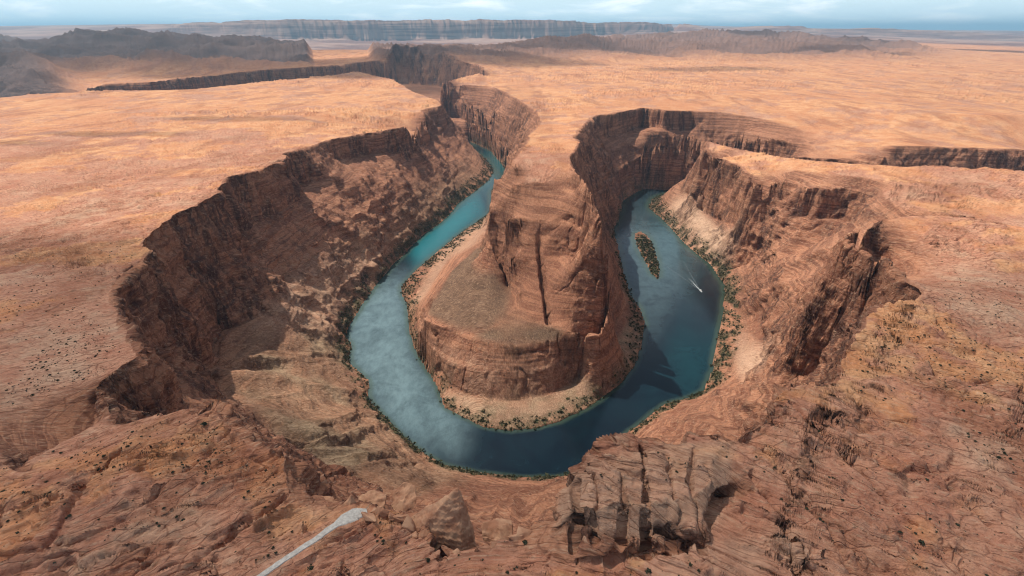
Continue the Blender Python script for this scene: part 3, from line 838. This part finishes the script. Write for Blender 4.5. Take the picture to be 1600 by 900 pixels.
shal = (1 - sstep(0.62, 0.97, sample(blur(river_g.astype(f32), 2, 2), X, Y) + g1 * 0.06)) * 0.55
milky_sheen = np.maximum(wzone([(530, 500), (600, 425), (640, 445), (640, 520), (665, 580), (700, 640), (745, 672), (720, 700), (650, 690), (590, 640), (540, 560)], 16),  # left arm: pale algae water, with reflected cloud painted into its colour
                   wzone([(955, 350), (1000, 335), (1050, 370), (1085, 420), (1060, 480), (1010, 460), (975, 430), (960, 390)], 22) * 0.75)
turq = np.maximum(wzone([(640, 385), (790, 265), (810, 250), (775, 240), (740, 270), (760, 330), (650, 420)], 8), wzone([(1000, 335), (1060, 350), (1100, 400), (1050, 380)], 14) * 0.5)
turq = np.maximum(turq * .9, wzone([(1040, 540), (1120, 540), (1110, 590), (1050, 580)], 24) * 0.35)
AW = np.stack([shal, np.clip(milky_sheen, 0, 1), np.clip(turq, 0, 1), np.ones_like(X)], -1).astype(f32)
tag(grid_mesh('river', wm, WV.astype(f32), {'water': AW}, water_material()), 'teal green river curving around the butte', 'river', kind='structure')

# ------------------------------------------------------------------ sky: clouds in the world shader
tc = wn.new('ShaderNodeTexCoord')
mp = wn.new('ShaderNodeMapping'); mp.inputs['Scale'].default_value = (7, 7, 45)
ns = wn.new('ShaderNodeTexNoise'); ns.inputs['Scale'].default_value = 1.0; ns.inputs['Detail'].default_value = 7; ns.inputs['Roughness'].default_value = .6; ns.inputs['Distortion'].default_value = .4
rp = wn.new('ShaderNodeMapRange'); rp.interpolation_type = 'SMOOTHSTEP'
rp.inputs[1].default_value = .44; rp.inputs[2].default_value = .72; rp.inputs[3].default_value = 0; rp.inputs[4].default_value = .85
mx = wn.new('ShaderNodeMix'); mx.data_type = 'RGBA'
wl.new(tc.outputs['Generated'], mp.inputs[0]); wl.new(mp.outputs[0], ns.inputs['Vector']); wl.new(ns.outputs[0], rp.inputs[0])
sz = wn.new('ShaderNodeSeparateXYZ'); wl.new(tc.outputs['Generated'], sz.inputs[0])
hr = wn.new('ShaderNodeMapRange'); hr.interpolation_type = 'SMOOTHSTEP'; wl.new(sz.outputs[2], hr.inputs[0])
for q_, v_ in zip((1, 2, 3, 4), (.0, .16, 1, 0)): hr.inputs[q_].default_value = v_
hm = wn.new('ShaderNodeMix'); hm.data_type = 'RGBA'; wl.new(hr.outputs[0], hm.inputs[0]); wl.new(w_sky.outputs[0], hm.inputs[6]); hm.inputs[7].default_value = (14.2, 17.6, 19.0, 1)
wl.new(rp.outputs[0], mx.inputs[0]); wl.new(hm.outputs[2], mx.inputs[6]); mx.inputs[7].default_value = (22.5, 23.2, 23.6, 1)
wl.new(mx.outputs[2], w_bg.inputs['Color'])


# ------------------------------------------------------------------ clouds overhead, above the frame, whose shadows lie on the near ground and the far hills
def cloud_material():
    k = NT_('cloud')
    a = k.attr('thickness')
    nz = k.noise(k.scale(k.pos, .0035, .0035, .0035), 1, 5, .55, .3)
    den = k.math('MULTIPLY', a[0], k.mapr(nz, .25, .7, .72, 1.12), clamp=True)
    tr = k.n('ShaderNodeBsdfTransparent'); di = k.n('ShaderNodeBsdfDiffuse'); di.inputs[0].default_value = (.9, .9, .9, 1)
    ms = k.n('ShaderNodeMixShader'); k.l(den, ms.inputs[0]); k.l(tr.outputs[0], ms.inputs[1]); k.l(di.outputs[0], ms.inputs[2])
    k.l(ms.outputs[0], k.out.inputs['Surface'])
    return k.m


CLOUD = cloud_material()
CZ = 1600.0


def cloud(label, x0, x1, y0, y1, dens, ref=300.0, n=110):
    """a flat-bottomed cloud whose shade falls on x0..x1, y0..y1; dens(x, y) is how much light one side stops"""
    gx, gy = np.meshgrid(np.linspace(x0, x1, n), np.linspace(y0, y1, n), indexing='ij')
    dn = dens(gx, gy)
    k = (CZ - ref) / SUN.z
    sx, sy = gx + SUN.x * k, gy + SUN.y * k
    size = min(x1 - x0, y1 - y0)
    bump_ = (fbm(gx / size * 9, gy / size * 9, 0, 4, 301) + 0.6)
    zt_ = CZ + np.clip(dn * 1.6, 0, 1) * size * 0.06 * np.clip(bump_, 0.1, 2) + 2
    zl = np.full_like(zt_, CZ) - np.clip(dn, 0, 1) * size * 0.004
    keep = dn > 0.004
    kf = keep[:-1, :-1] | keep[1:, :-1] | keep[:-1, 1:] | keep[1:, 1:]
    ii, jj = np.nonzero(kf)
    def fs(off): return np.stack([ii * n + jj, (ii + 1) * n + jj, (ii + 1) * n + jj + 1, ii * n + jj + 1], -1) + off
    vs = np.concatenate([np.stack([sx, sy, zt_], -1).reshape(-1, 3), np.stack([sx, sy, zl], -1).reshape(-1, 3)])
    faces = np.concatenate([fs(0), fs(n * n)[:, ::-1]])
    me = bpy.data.meshes.new('cloud')
    me.from_pydata(vs.tolist(), [], faces.tolist())
    at_ = me.attributes.new('thickness', 'FLOAT_COLOR', 'POINT')
    d4 = np.concatenate([dn.ravel(), dn.ravel()]).astype(f32)
    at_.data.foreach_set('color', np.stack([d4, d4, d4, np.ones_like(d4)], -1).ravel())
    me.materials.append(CLOUD)
    for p in me.polygons: p.use_smooth = True
    o = bpy.data.objects.new('cloud', me); col.objects.link(o)
    tag(o, label, 'cloud', kind='stuff')


def edge(v, lo, hi, w):
    return sstep(lo, lo + w, v) * (1 - sstep(hi - w, hi, v))


def d_near(x, y):
    wob = fbm(x / 330, y / 330, 0, 3, 311) * 150
    lim = 610 + wob + np.clip(x - 500, 0, 900) * 0.15
    d_ = 1 - sstep(lim - 130, lim + 70, y)
    d_ *= 0.28 + 0.10 * (1 - sstep(150, 480, y)) + 0.08 * (1 - sstep(-420, -200, x))
    ax, ay = 400.0, 530.0                                          # a gap that lets a streak of sun onto the right rim
    s_ = (x - ax) * 0.94 + (y - ay) * 0.34; t_ = -(x - ax) * 0.34 + (y - ay) * 0.94
    d_ *= 1 - 0.75 * np.exp(-(t_ / 45) ** 2) * sstep(-60, 60, s_) * (1 - sstep(500, 900, s_))
    return d_ * edge(x, -1500, 1900, 200) * edge(y, -900, 3000, 200)


def blobs(items):
    def f(x, y):
        d_ = np.zeros_like(x)
        for (bx, by, rx, ry, st) in items:
            q = np.hypot((x - bx) / rx, (y - by) / ry) + fbm(x / (rx * .7), y / (ry * .7), 0, 3, int(abs(bx)) % 97) * 0.45
            d_ = np.maximum(d_, st * (1 - sstep(0.55, 1.1, q)))
        return d_
    return f


cloud('thin grey cloud above the near rim shading the foreground', -1500, 1900, -900, 1300, d_near)
cloud('cloud above the hills on the left', -14000, -300, 2300, 11500, blobs([(-3600, 4600, 1900, 1400, .3), (-5200, 7000, 3600, 1900, .22), (-8800, 6500, 3600, 2600, .22), (-1600, 3900, 1100, 700, .5)]))
cloud('cloud above the low red hills in the middle distance', -2400, 4000, 3300, 9500, blobs([(-800, 5000, 1500, 900, .5), (200, 6600, 1900, 900, .35), (1500, 4400, 700, 260, .3)]))
cloud('cloud above the far plain on the right', 2500, 16000, 5200, 13500, blobs([(8600, 9000, 4600, 700, .6), (5000, 10200, 2600, 900, .45), (3700, 6200, 900, 300, .35)]))
cloud('small cloud above the left plateau', -1900, 200, 900, 2600, blobs([(-1050, 1420, 240, 60, .3), (-900, 1750, 260, 80, .28), (-1350, 1250, 300, 60, .22)]))

# ------------------------------------------------------------------ the air between
hz = bpy.data.meshes.new('haze')
hb_, h0, h1 = 130000.0, -60.0, 1300.0
hv_ = [(sx * hb_, sy * hb_, hz_) for hz_ in (h0, h1) for sx, sy in ((-1, -1), (1, -1), (1, 1), (-1, 1))]
hz.from_pydata(hv_, [], [(3, 2, 1, 0), (4, 5, 6, 7), (0, 1, 5, 4), (1, 2, 6, 5), (2, 3, 7, 6), (3, 0, 4, 7)])
ho = bpy.data.objects.new('haze', hz); col.objects.link(ho)
tag(ho, 'pale blue haze over the far cliffs and plain', 'haze', kind='stuff')
k = NT_('air')
pv = k.n('ShaderNodeVolumePrincipled')
pv.inputs['Color'].default_value = (.42, .74, 1.0, 1)
pv.inputs['Density'].default_value = 2.9e-5
pv.inputs['Anisotropy'].default_value = 0.2
k.l(pv.outputs[0], k.out.inputs['Volume'])
hz.materials.append(k.m)


# ------------------------------------------------------------------ finding the ground under a point
LR = np.log(rad)


def ground(x, y):
    """height of the finished ground at x, y (arrays)"""
    x, y = np.atleast_1d(np.asarray(x, float)), np.atleast_1d(np.asarray(y, float))
    c = np.clip(np.round((np.arctan2(x, y) - ths[0]) / (ths[1] - ths[0])).astype(int), 0, MC - 1)
    lr_ = np.log(np.hypot(x, y))
    out = np.empty(len(x))
    for q in range(len(x)):
        cc = LR[:, c[q]]
        i = int(np.clip(np.searchsorted(cc, lr_[q]), 1, MR - 1))
        i0 = i - 1 if abs(cc[i - 1] - lr_[q]) < abs(cc[i] - lr_[q]) else i
        out[q] = V[i0, c[q], 2]
    return out


def hit(px_, py_, z0=300.0):
    """the ground point the photo shows at a pixel"""
    z_ = z0
    for _ in range(12):
        x_, y_, _z = P(px_, py_, z_)
        z_ = 0.5 * z_ + 0.5 * float(ground(x_, y_)[0])
    return x_, y_, z_


# ------------------------------------------------------------------ the footpath to the overlook
def plain_mat(name, c1, c2, scale=.4, rough=.9, bump=.3):
    k = NT_(name)
    n = k.noise(k.scale(k.pos, scale, scale, scale), 1, 5, .6)
    k.bsdf(k.mix(k.mapr(n, .35, .65), c1, c2), rough, k.bump(n, bump, .5), .2)
    return k.m


TRAIL_M = plain_mat('pale_path', (.36, .33, .30), (.50, .47, .43), .6)
tp = [hit(a, b)[:2] for a, b in [(372, 925), (412, 897), (450, 870), (490, 843), (525, 820), (540, 810), (556, 804), (574, 801)]]
tw = [1.9, 1.9, 1.9, 2.0, 2.6, 5.2, 5.4, 2.6]
tp = [(tp[0][0] - (tp[1][0] - tp[0][0]) * 2, tp[0][1] - (tp[1][1] - tp[0][1]) * 2)] + tp
tw = [1.9] + tw
pts, wid = [], []
for (a, b), wa, wb in zip(zip(tp[:-1], tp[1:]), tw[:-1], tw[1:]):
    n_ = max(2, int(math.dist(a, b) / 0.8))
    for q in range(n_):
        t_ = q / n_
        pts.append((a[0] + (b[0] - a[0]) * t_, a[1] + (b[1] - a[1]) * t_)); wid.append(wa + (wb - wa) * t_)
pts.append(tp[-1]); wid.append(tw[-1])
pts = np.array(pts); wid = np.array(wid)
# the ground is levelled along the path
cen = ground(pts[:, 0], pts[:, 1])
cen = np.convolve(np.pad(cen, 12, mode='edge'), np.ones(25) / 25, 'valid')
tn = np.gradient(pts, axis=0); tn /= np.linalg.norm(tn, axis=1, keepdims=True)
nrm = np.stack([-tn[:, 1], tn[:, 0]], -1)
NA = 6
tv, tf = [], []
for q in range(len(pts)):
    for a in range(NA + 1):
        s_ = (a / NA * 2 - 1) * wid[q] * (1 + 0.16 * (float(noise(q * .35, a // NA, 0, 7)) - .5))
        tv.append((pts[q, 0] + nrm[q, 0] * s_, pts[q, 1] + nrm[q, 1] * s_, cen[q] + 0.35 - (0.9 if a in (0, NA) else 0)))
    if q:
        for a in range(NA):
            tf.append(((q - 1) * (NA + 1) + a, (q - 1) * (NA + 1) + a + 1, q * (NA + 1) + a + 1, q * (NA + 1) + a))
me = bpy.data.meshes.new('path'); me.from_pydata(tv, [], tf); me.materials.append(TRAIL_M)
o = bpy.data.objects.new('path', me); col.objects.link(o)
tag(o, 'pale footpath widening into a viewing area at the rim', 'path', kind='structure')
for ob_ in ('plateau', 'canyon_wall'):
    m_ = bpy.data.objects[ob_].data
    co = np.empty(len(m_.vertices) * 3, f32); m_.vertices.foreach_get('co', co); co = co.reshape(-1, 3)
    cand = np.nonzero((np.abs(co[:, 0] - pts[:, 0].mean()) < 110) & (np.abs(co[:, 1] - pts[:, 1].mean()) < 110))[0]
    if len(cand):
        for blk_ in np.array_split(cand, max(1, len(cand) // 4000)):
            dd = np.hypot(co[blk_, 0][:, None] - pts[None, :, 0], co[blk_, 1][:, None] - pts[None, :, 1])
            kk = dd.argmin(1); dm = dd[np.arange(len(kk)), kk]
            wgt = 1 - sstep(wid[kk] + 0.6, wid[kk] + 7, dm)
            co[blk_, 2] = co[blk_, 2] * (1 - wgt) + cen[kk] * wgt
        m_.vertices.foreach_set('co', co.ravel()); m_.update()

# ------------------------------------------------------------------ rocks
ROCK2 = plain_mat('weathered_rock', (.33, .155, .09), (.50, .285, .175), .12, .95, .9)


def hull_rock(name, points, label, cat, amp=.8, cuts=3, group=None, seed=0):
    """a broken block: the hull of its corners, cut finer and weathered"""
    import bmesh
    bm = bmesh.new()
    for p_ in points: bm.verts.new(p_)
    bmesh.ops.convex_hull(bm, input=bm.verts)
    bmesh.ops.delete(bm, geom=[v_ for v_ in bm.verts if not v_.link_faces], context='VERTS')
    bmesh.ops.bevel(bm, geom=list(bm.edges), offset=.35, segments=1, affect='EDGES', clamp_overlap=True)
    bmesh.ops.triangulate(bm, faces=bm.faces)
    for _ in range(cuts):
        long_ = [e for e in bm.edges if e.calc_length() > 0.9]
        if not long_: break
        bmesh.ops.subdivide_edges(bm, edges=long_, cuts=1, use_grid_fill=False)
        bmesh.ops.triangulate(bm, faces=bm.faces)
    bm.normal_update()
    vs = list(bm.verts)
    c_ = np.array([v_.co for v_ in vs]); n_ = np.array([v_.normal for v_ in vs])
    q = c_ + seed * 31
    d_ = fbm(q[:, 0] / 7, q[:, 1] / 7, q[:, 2] / 7, 3, 401) * amp * 1.6
    d_ += fbm(q[:, 0] / 2.2, q[:, 1] / 2.2, q[:, 2] / 3.0, 2, 405) * amp * .7
    d_ += (saw(q[:, 2] / 3.1 + fbm(q[:, 0] / 9, q[:, 1] / 9, q[:, 2] / 9, 2, 402)) - .4) * amp * .7
    d_ += (noise(q[:, 0] / 4, q[:, 1] / 4, q[:, 2] / 6, 403, .7) - .5) * amp
    for v_, nn, dd in zip(vs, n_, d_): v_.co += Vector(nn * float(dd))
    me_ = bpy.data.meshes.new(name); bm.to_mesh(me_); bm.free()
    me_.materials.append(ROCK2)
    o_ = bpy.data.objects.new(name, me_); col.objects.link(o_)
    tag(o_, label, cat, group=group)
    return o_


def corners(spec):
    """spec: (px, py, forward distance)"""
    return [PD(*q) for q in spec]


# leaning pinnacle at the rim
g_ = hit(700, 850)
hull_rock('rock_pinnacle', corners([(717, 762, 190), (711, 768, 194), (636, 810, 188), (650, 832, 180), (668, 836, 182), (706, 848, 178), (722, 866, 174), (744, 858, 178), (736, 812, 188), (724, 782, 190), (742, 850, 196), (650, 822, 204)]) +
          [(g_[0] - 8, 200, 268), (g_[0] + 16, 196, 268)], 'tall triangular rock pinnacle with a dark right face at the canyon rim', 'rock', .5, 5)
hull_rock('boulder', corners([(754, 815, 196), (775, 811, 200), (800, 812, 200), (803, 838, 190), (790, 848, 186), (756, 848, 186), (752, 832, 190)]) + corners([(760, 840, 206), (800, 838, 206)]),
          'square topped pale boulder beside the triangular pinnacle', 'rock', .8, 3, seed=1)
hull_rock('boulder', corners([(478, 798, 198), (484, 783, 202), (500, 773, 206), (516, 775, 206), (530, 788, 202), (534, 798, 198), (510, 812, 192), (486, 812, 192)]) + corners([(500, 800, 214)]),
          'rounded brown dome of rock above the pale footpath', 'rock', .7, 3, seed=2)
hull_rock('boulder', corners([(669, 850, 180), (685, 822, 186), (692, 820, 186), (694, 848, 178), (680, 862, 174)]) + corners([(682, 850, 190)]),
          'thin upright slab of rock left of the foot of the pinnacle', 'rock', .5, 3, seed=3)
hull_rock('boulder', corners([(560, 772, 214), (585, 765, 216), (605, 772, 214), (600, 792, 206), (575, 800, 204), (556, 790, 208)]) + corners([(580, 790, 222)]),
          'jagged dark rock on the rim behind the viewing area', 'rock', .9, 3, seed=4)
hull_rock('boulder', corners([(615, 768, 214), (632, 752, 218), (650, 758, 216), (652, 790, 206), (630, 806, 200), (612, 792, 206)]) + corners([(630, 790, 224)]),
          'split upright rock on the rim left of the pinnacle', 'rock', .9, 3, seed=5)
hull_rock('boulder', corners([(832, 822, 196), (852, 815, 200), (866, 822, 198), (862, 840, 190), (838, 842, 190)]) + corners([(850, 838, 204)]),
          'small pale boulder at the foot of the big banded block', 'rock', .5, 3, seed=6)
rub = [(543, 790), (552, 800), (596, 800), (610, 806), (640, 822), (628, 812), (660, 838), (646, 838), (712, 866), (740, 862), (770, 852), (812, 842), (822, 838), (600, 782), (570, 806)]
for q, (a, b) in enumerate(rub):
    x_, y_, z_ = hit(a, b, 290)
    r_ = 1.6 + 2.2 * rng.random()
    pp = [(x_ + r_ * u_[0] * 1.3, y_ + r_ * u_[1], z_ + r_ * .8 * u_[2] + .4) for u_ in rng.normal(size=(12, 3)) / 1.5]
    hull_rock('boulder', pp, 'small broken brown boulder among the rubble along the rim', 'rock', .35, 1, 'rubble boulders along the rim', seed=10 + q)

# ------------------------------------------------------------------ shrubs
def bush_mat(name, c1, c2):
    k = NT_(name)
    oi = k.n('ShaderNodeObjectInfo')
    n = k.noise(k.scale(k.pos, 1.2, 1.2, 1.2), 1, 3)
    k.bsdf(k.mix(n, c1, c2), .9, None, .1)
    return k.m


BUSH = bush_mat('shrub_leaves', (.030, .032, .020), (.075, .078, .045))
BRUSH = bush_mat('brush_leaves', (.035, .040, .020), (.12, .115, .060))


def clump(n, seed, flat=.7, leaf=.3):
    """a ragged ball of small leaf faces, radius about 1"""
    r_ = np.random.default_rng(seed)
    u_ = r_.normal(size=(n, 3)); u_ /= np.linalg.norm(u_, axis=1, keepdims=True)
    rr = r_.random(n) ** .45 * (0.75 + .35 * r_.random(n))
    c_ = u_ * rr[:, None]; c_[:, 2] = np.abs(c_[:, 2]) * flat
    a_ = r_.normal(size=(n, 3)); a_ /= np.linalg.norm(a_, axis=1, keepdims=True)
    b_ = np.cross(a_, r_.normal(size=(n, 3))); b_ /= np.linalg.norm(b_, axis=1, keepdims=True)
    L_ = leaf * (.6 + .8 * r_.random(n))[:, None]
    v_ = np.stack([c_ - a_ * L_, c_ + b_ * L_ * .7, c_ + a_ * L_, c_ - b_ * L_ * .7], 1)
    return v_                                                     # n, 4, 3


def leafy(name, quads, mat):
    me_ = bpy.data.meshes.new(name)
    v_ = quads.reshape(-1, 3).astype(f32); n_ = len(quads.reshape(-1, 4, 3))
    me_.vertices.add(len(v_)); me_.vertices.foreach_set('co', v_.ravel())
    me_.loops.add(n_ * 4); me_.loops.foreach_set('vertex_index', np.arange(n_ * 4, dtype=np.int32))
    me_.polygons.add(n_); me_.polygons.foreach_set('loop_start', (np.arange(n_) * 4).astype(np.int32))
    me_.update(); me_.materials.append(mat)
    return me_


protos = [leafy('shrub', clump(90, 50 + q), BUSH) for q in range(5)]
ii_, jj_ = np.nonzero((rad[:, :] < 900) & (rad > 150) & (zb > 280) & (sl < 0.35) & (px > -40) & (px < 1640) & (py > 380) & (py < 930))
wgt_ = (rad[ii_, jj_] ** 2)[:, None][:, 0] * np.clip(0.25 + sand[ii_, jj_] * 1.3 + 1.5 * sstep(.1, .5, g2[ii_, jj_]), 0, 3) * (1 - sstep(350, 850, rad[ii_, jj_]) * .8) * sstep(-.2, .35, fbm(X[ii_, jj_] / 70, Y[ii_, jj_] / 70, 0, 3, 501) + .15)
cellw = np.gradient(rad, axis=0)[ii_, jj_] * rad[ii_, jj_]
wgt_ = wgt_ / rad[ii_, jj_] ** 2 * cellw
pick = rng.choice(len(ii_), 3600, replace=False, p=wgt_ / wgt_.sum())
sh = [(float(V[i, j, 0]), float(V[i, j, 1]), float(V[i, j, 2]), float(px[i, j]), float(py[i, j])) for i, j in zip(ii_[pick], jj_[pick])]
sh = [q for q in sh if np.hypot(pts[:, 0] - q[0], pts[:, 1] - q[1]).min() > 5]
sh = [(q, 0.3 + 0.6 * rng.random() ** 3) for q in sh]
special = [((485, 889), 1.7, 'large dark shrub at the bottom edge left of the footpath'), ((821, 848), 1.5, 'round dark shrub on the bench below the small pale boulder'),
           ((320, 664), 1.8, 'dark green shrub alone near the edge of the left rock shelf'), ((1372, 729), 2.0, 'largest dark shrub on the right rim rock'),
           ((3, 770), 1.6, 'dark shrub at the left edge of the picture'), ((1440, 720 + 127), 1.3, 'dark shrub in the reddish hollow on the right'),
           ((668, 875), 1.3, 'dark round shrub below the pinnacle by the bottom edge'), ((1013, 892), 1.4, 'dark round shrub on the orange sand at the bottom')]
for (pp, r_, lb) in special:
    x_, y_, z_ = hit(*pp)
    o_ = bpy.data.objects.new('shrub', protos[len(lb) % 5]); col.objects.link(o_)
    o_.location = (x_, y_, z_ - .1); o_.scale = (r_ * 1.2, r_, r_); o_.rotation_euler.z = rng.random() * 6
    tag(o_, lb, 'shrub')
vis = [q for q in sh if 5 < q[0][3] < 1595 and 420 < q[0][4] < 895]
vis.sort(key=lambda q: -q[1] / math.hypot(q[0][0], q[0][1], CAMZ - q[0][2]))
ind = vis[:285]
ids = set(map(id, ind))
for (x_, y_, z_, a, b), r_ in ind:
    o_ = bpy.data.objects.new('shrub', protos[int(rng.integers(5))]); col.objects.link(o_)
    o_.location = (x_, y_, z_ - .05); o_.scale = (r_ * 1.25, r_ * 1.1, r_); o_.rotation_euler.z = rng.random() * 6
    if a < 560: tag(o_, 'small dark desert shrub dotted over the left rim rock', 'shrub', 'shrubs on the left rim rock')
    elif a < 900: tag(o_, 'small dark desert shrub near the footpath end of the rim', 'shrub', 'shrubs in the middle of the near rim')
    else: tag(o_, 'small dark desert shrub dotted over the right rim rock', 'shrub', 'shrubs on the right rim rock')
rest = [q for q in sh if id(q) not in ids]
base_c = [clump(26, 70 + q, leaf=.42) for q in range(6)]
allq = np.concatenate([base_c[k_ % 6] * r_ + np.array([x_, y_, z_]) for k_, ((x_, y_, z_, a, b), r_) in enumerate(rest)])
o_ = bpy.data.objects.new('scrub', leafy('scrub', allq, BUSH)); col.objects.link(o_)
tag(o_, 'tiny dark shrubs scattered over the rim rock', 'shrubs', kind='stuff')

# brush along the water
sy, sx_ = np.nonzero((scrub > 0.25) & (rad < 2300) & (px > -20) & (px < 1620))
cw = (np.gradient(rad, axis=0)[sy, sx_] * rad[sy, sx_]) * scrub[sy, sx_]
pk = rng.choice(len(sy), min(len(sy), 26000), replace=True, p=cw / cw.sum())
base_b = [clump(16, 90 + q, flat=.9, leaf=.5) for q in range(8)]
bq = []
for k_, (i, j) in enumerate(zip(sy[pk], sx_[pk])):
    r_ = .5 + 2.3 * rng.random() ** 2.5
    bq.append(base_b[k_ % 8] * r_ + np.array([V[i, j, 0] + rng.normal() * 2, V[i, j, 1] + rng.normal() * 2, V[i, j, 2] - .2]))
o_ = bpy.data.objects.new('riverside_brush', leafy('riverside_brush', np.concatenate(bq), BRUSH)); col.objects.link(o_)
tag(o_, 'dark green brush in a strip along the river banks', 'brush', kind='stuff')
# brush on the island
iq = []
isl_p = np.array(ISLAND)
for k_ in range(900):
    a, b = 985 + 50 * rng.random(), 362 + 76 * rng.random()
    x_, y_ = P(a, b, 1)[:2]
    if not in_poly(np.array([x_]), np.array([y_]), ISLAND)[0] or b < 374: continue
    r_ = 1.5 + 2.4 * rng.random()
    iq.append(base_b[k_ % 8] * r_ + np.array([x_, y_, max(float(ground(x_, y_)[0]), .5)]))
o_ = bpy.data.objects.new('island_brush', leafy('island_brush', np.concatenate(iq), BRUSH)); col.objects.link(o_)
tag(o_, 'low dark brush covering the gravel island', 'brush', kind='stuff')

# ------------------------------------------------------------------ the motor boat
def solid(name, c, rough=.4):
    k = NT_(name); k.bsdf(c, rough, None, .4); return k.m


M_HULL, M_DECK, M_DARK = solid('white_hull', (.75, .76, .75)), solid('grey_deck', (.45, .47, .48)), solid('black_engine', (.03, .03, .03))
import bmesh
bx_, by_, _ = P(1095, 455, 0)
root = bpy.data.objects.new('motor_boat', None); col.objects.link(root)
root.scale = (1.25, 1.25, 1.25); root.location = (bx_, by_, 0.0); root.rotation_euler.z = R(-176)      # bow towards the camera
tag(root, 'small white motor boat trailing a wake on the right arm of the river', 'boat')


def part(name, vs, fs, mat, parent):
    me_ = bpy.data.meshes.new(name); me_.from_pydata(vs, [], fs); me_.materials.append(mat)
    o_ = bpy.data.objects.new(name, me_); col.objects.link(o_); o_.parent = parent
    return o_


def loft(secs, close=True):
    vs = [p_ for s_ in secs for p_ in s_]; n_ = len(secs[0]); fs = []
    for a in range(len(secs) - 1):
        for b in range(n_ - 1):
            fs.append((a * n_ + b, a * n_ + b + 1, (a + 1) * n_ + b + 1, (a + 1) * n_ + b))
    return vs, fs


secs = []
for t_ in np.linspace(0, 1, 12):
    w_ = 1.5 * (1 - max(0, (t_ - .45) / .55) ** 2.2) + .03; y_ = -4 + 9 * t_; sh_ = .75 + .35 * t_ ** 2
    secs.append([(-w_ * .8, y_, sh_ - .25), (-w_ * .86, y_, sh_), (-w_, y_, sh_), (-w_ * .85, y_, .1), (0, y_, -.35 + .3 * t_ ** 3), (w_ * .85, y_, .1), (w_, y_, sh_), (w_ * .86, y_, sh_), (w_ * .8, y_, sh_ - .25)])
v_, f_ = loft(secs); n9 = 9
f_.append(tuple(range(n9)));
part('hull', v_, f_, M_HULL, root)
dv = [(s_[0][0], s_[0][1], s_[0][2] - .1) for s_ in secs] + [(s_[-1][0], s_[-1][1], s_[-1][2] - .1) for s_ in secs]
part('deck', dv, [(a, a + 1, a + 13, a + 12) for a in range(11)], M_DECK, root)


def boxp(x0, x1, y0, y1, z0, z1, t_=.85):
    xm, ym = (x0 + x1) / 2, (y0 + y1) / 2
    vs = [(x, y, z0) for x, y in ((x0, y0), (x1, y0), (x1, y1), (x0, y1))] + [(xm + (x - xm) * t_, ym + (y - ym) * t_, z1) for x, y in ((x0, y0), (x1, y0), (x1, y1), (x0, y1))]
    return vs, [(3, 2, 1, 0), (4, 5, 6, 7), (0, 1, 5, 4), (1, 2, 6, 5), (2, 3, 7, 6), (3, 0, 4, 7)]


part('canopy', *boxp(-1.15, 1.15, -2.2, .6, 2.05, 2.2), M_HULL, root)
for px__ in (-1.0, 1.0):
    for py__ in (-2.0, .4): part('post', *boxp(px__ - .04, px__ + .04, py__ - .04, py__ + .04, .6, 2.06, 1), M_DARK, root)
part('console', *boxp(-.5, .5, -.6, .2, .55, 1.35), M_HULL, root)
part('engine', *boxp(-.3, .3, -4.7, -4.05, -.2, 1.15), M_DARK, root)
# wake: raised foam ridges behind the boat
FO = NT_('foam')
tcn = FO.noise(FO.scale(FO.pos, .35, .35, 1), 1, 4, .7)
aw = FO.attr('fade')
tr = FO.n('ShaderNodeBsdfTransparent'); df = FO.n('ShaderNodeBsdfDiffuse'); df.inputs[0].default_value = (.62, .68, .70, 1)
ms = FO.n('ShaderNodeMixShader'); FO.l(FO.math('MULTIPLY', aw[0], FO.mapr(tcn, .35, .6, .35, 1)), ms.inputs[0]); FO.l(tr.outputs[0], ms.inputs[1]); FO.l(df.outputs[0], ms.inputs[2]); FO.l(ms.outputs[0], FO.out.inputs['Surface'])
wv, wf, wa = [], [], []
for arm, (dirx, wd, ln_, st) in enumerate([(-.30, 1.3, 230, .22), (.06, 1.2, 190, .22), (-.10, 1.9, 70, 1.0)]):
    b0 = len(wv)
    for q in range(26):
        t_ = q / 25; yy = 4 + t_ * ln_; xx = dirx * (t_ * ln_) + math.sin(t_ * 9 + arm) * .8 * t_
        w_ = wd * (.8 + t_ * 1.3)
        wv += [(bx_ + xx - w_, by_ + yy, .03), (bx_ + xx, by_ + yy, .16 * (1 - t_) + .05), (bx_ + xx + w_, by_ + yy, .03)]
        wa += [0, st * (1 - t_) ** 1.3, 0]
        if q:
            for e in (0, 1): wf.append((b0 + (q - 1) * 3 + e, b0 + (q - 1) * 3 + e + 1, b0 + q * 3 + e + 1, b0 + q * 3 + e))
me = bpy.data.meshes.new('wake'); me.from_pydata(wv, [], wf); me.materials.append(FO.m)
a_ = me.attributes.new('fade', 'FLOAT_COLOR', 'POINT'); a_.data.foreach_set('color', np.repeat(np.array(wa, f32), 4))
o = bpy.data.objects.new('wake', me); col.objects.link(o)
tag(o, 'white foam wake spreading behind the motor boat', 'wake', kind='stuff')
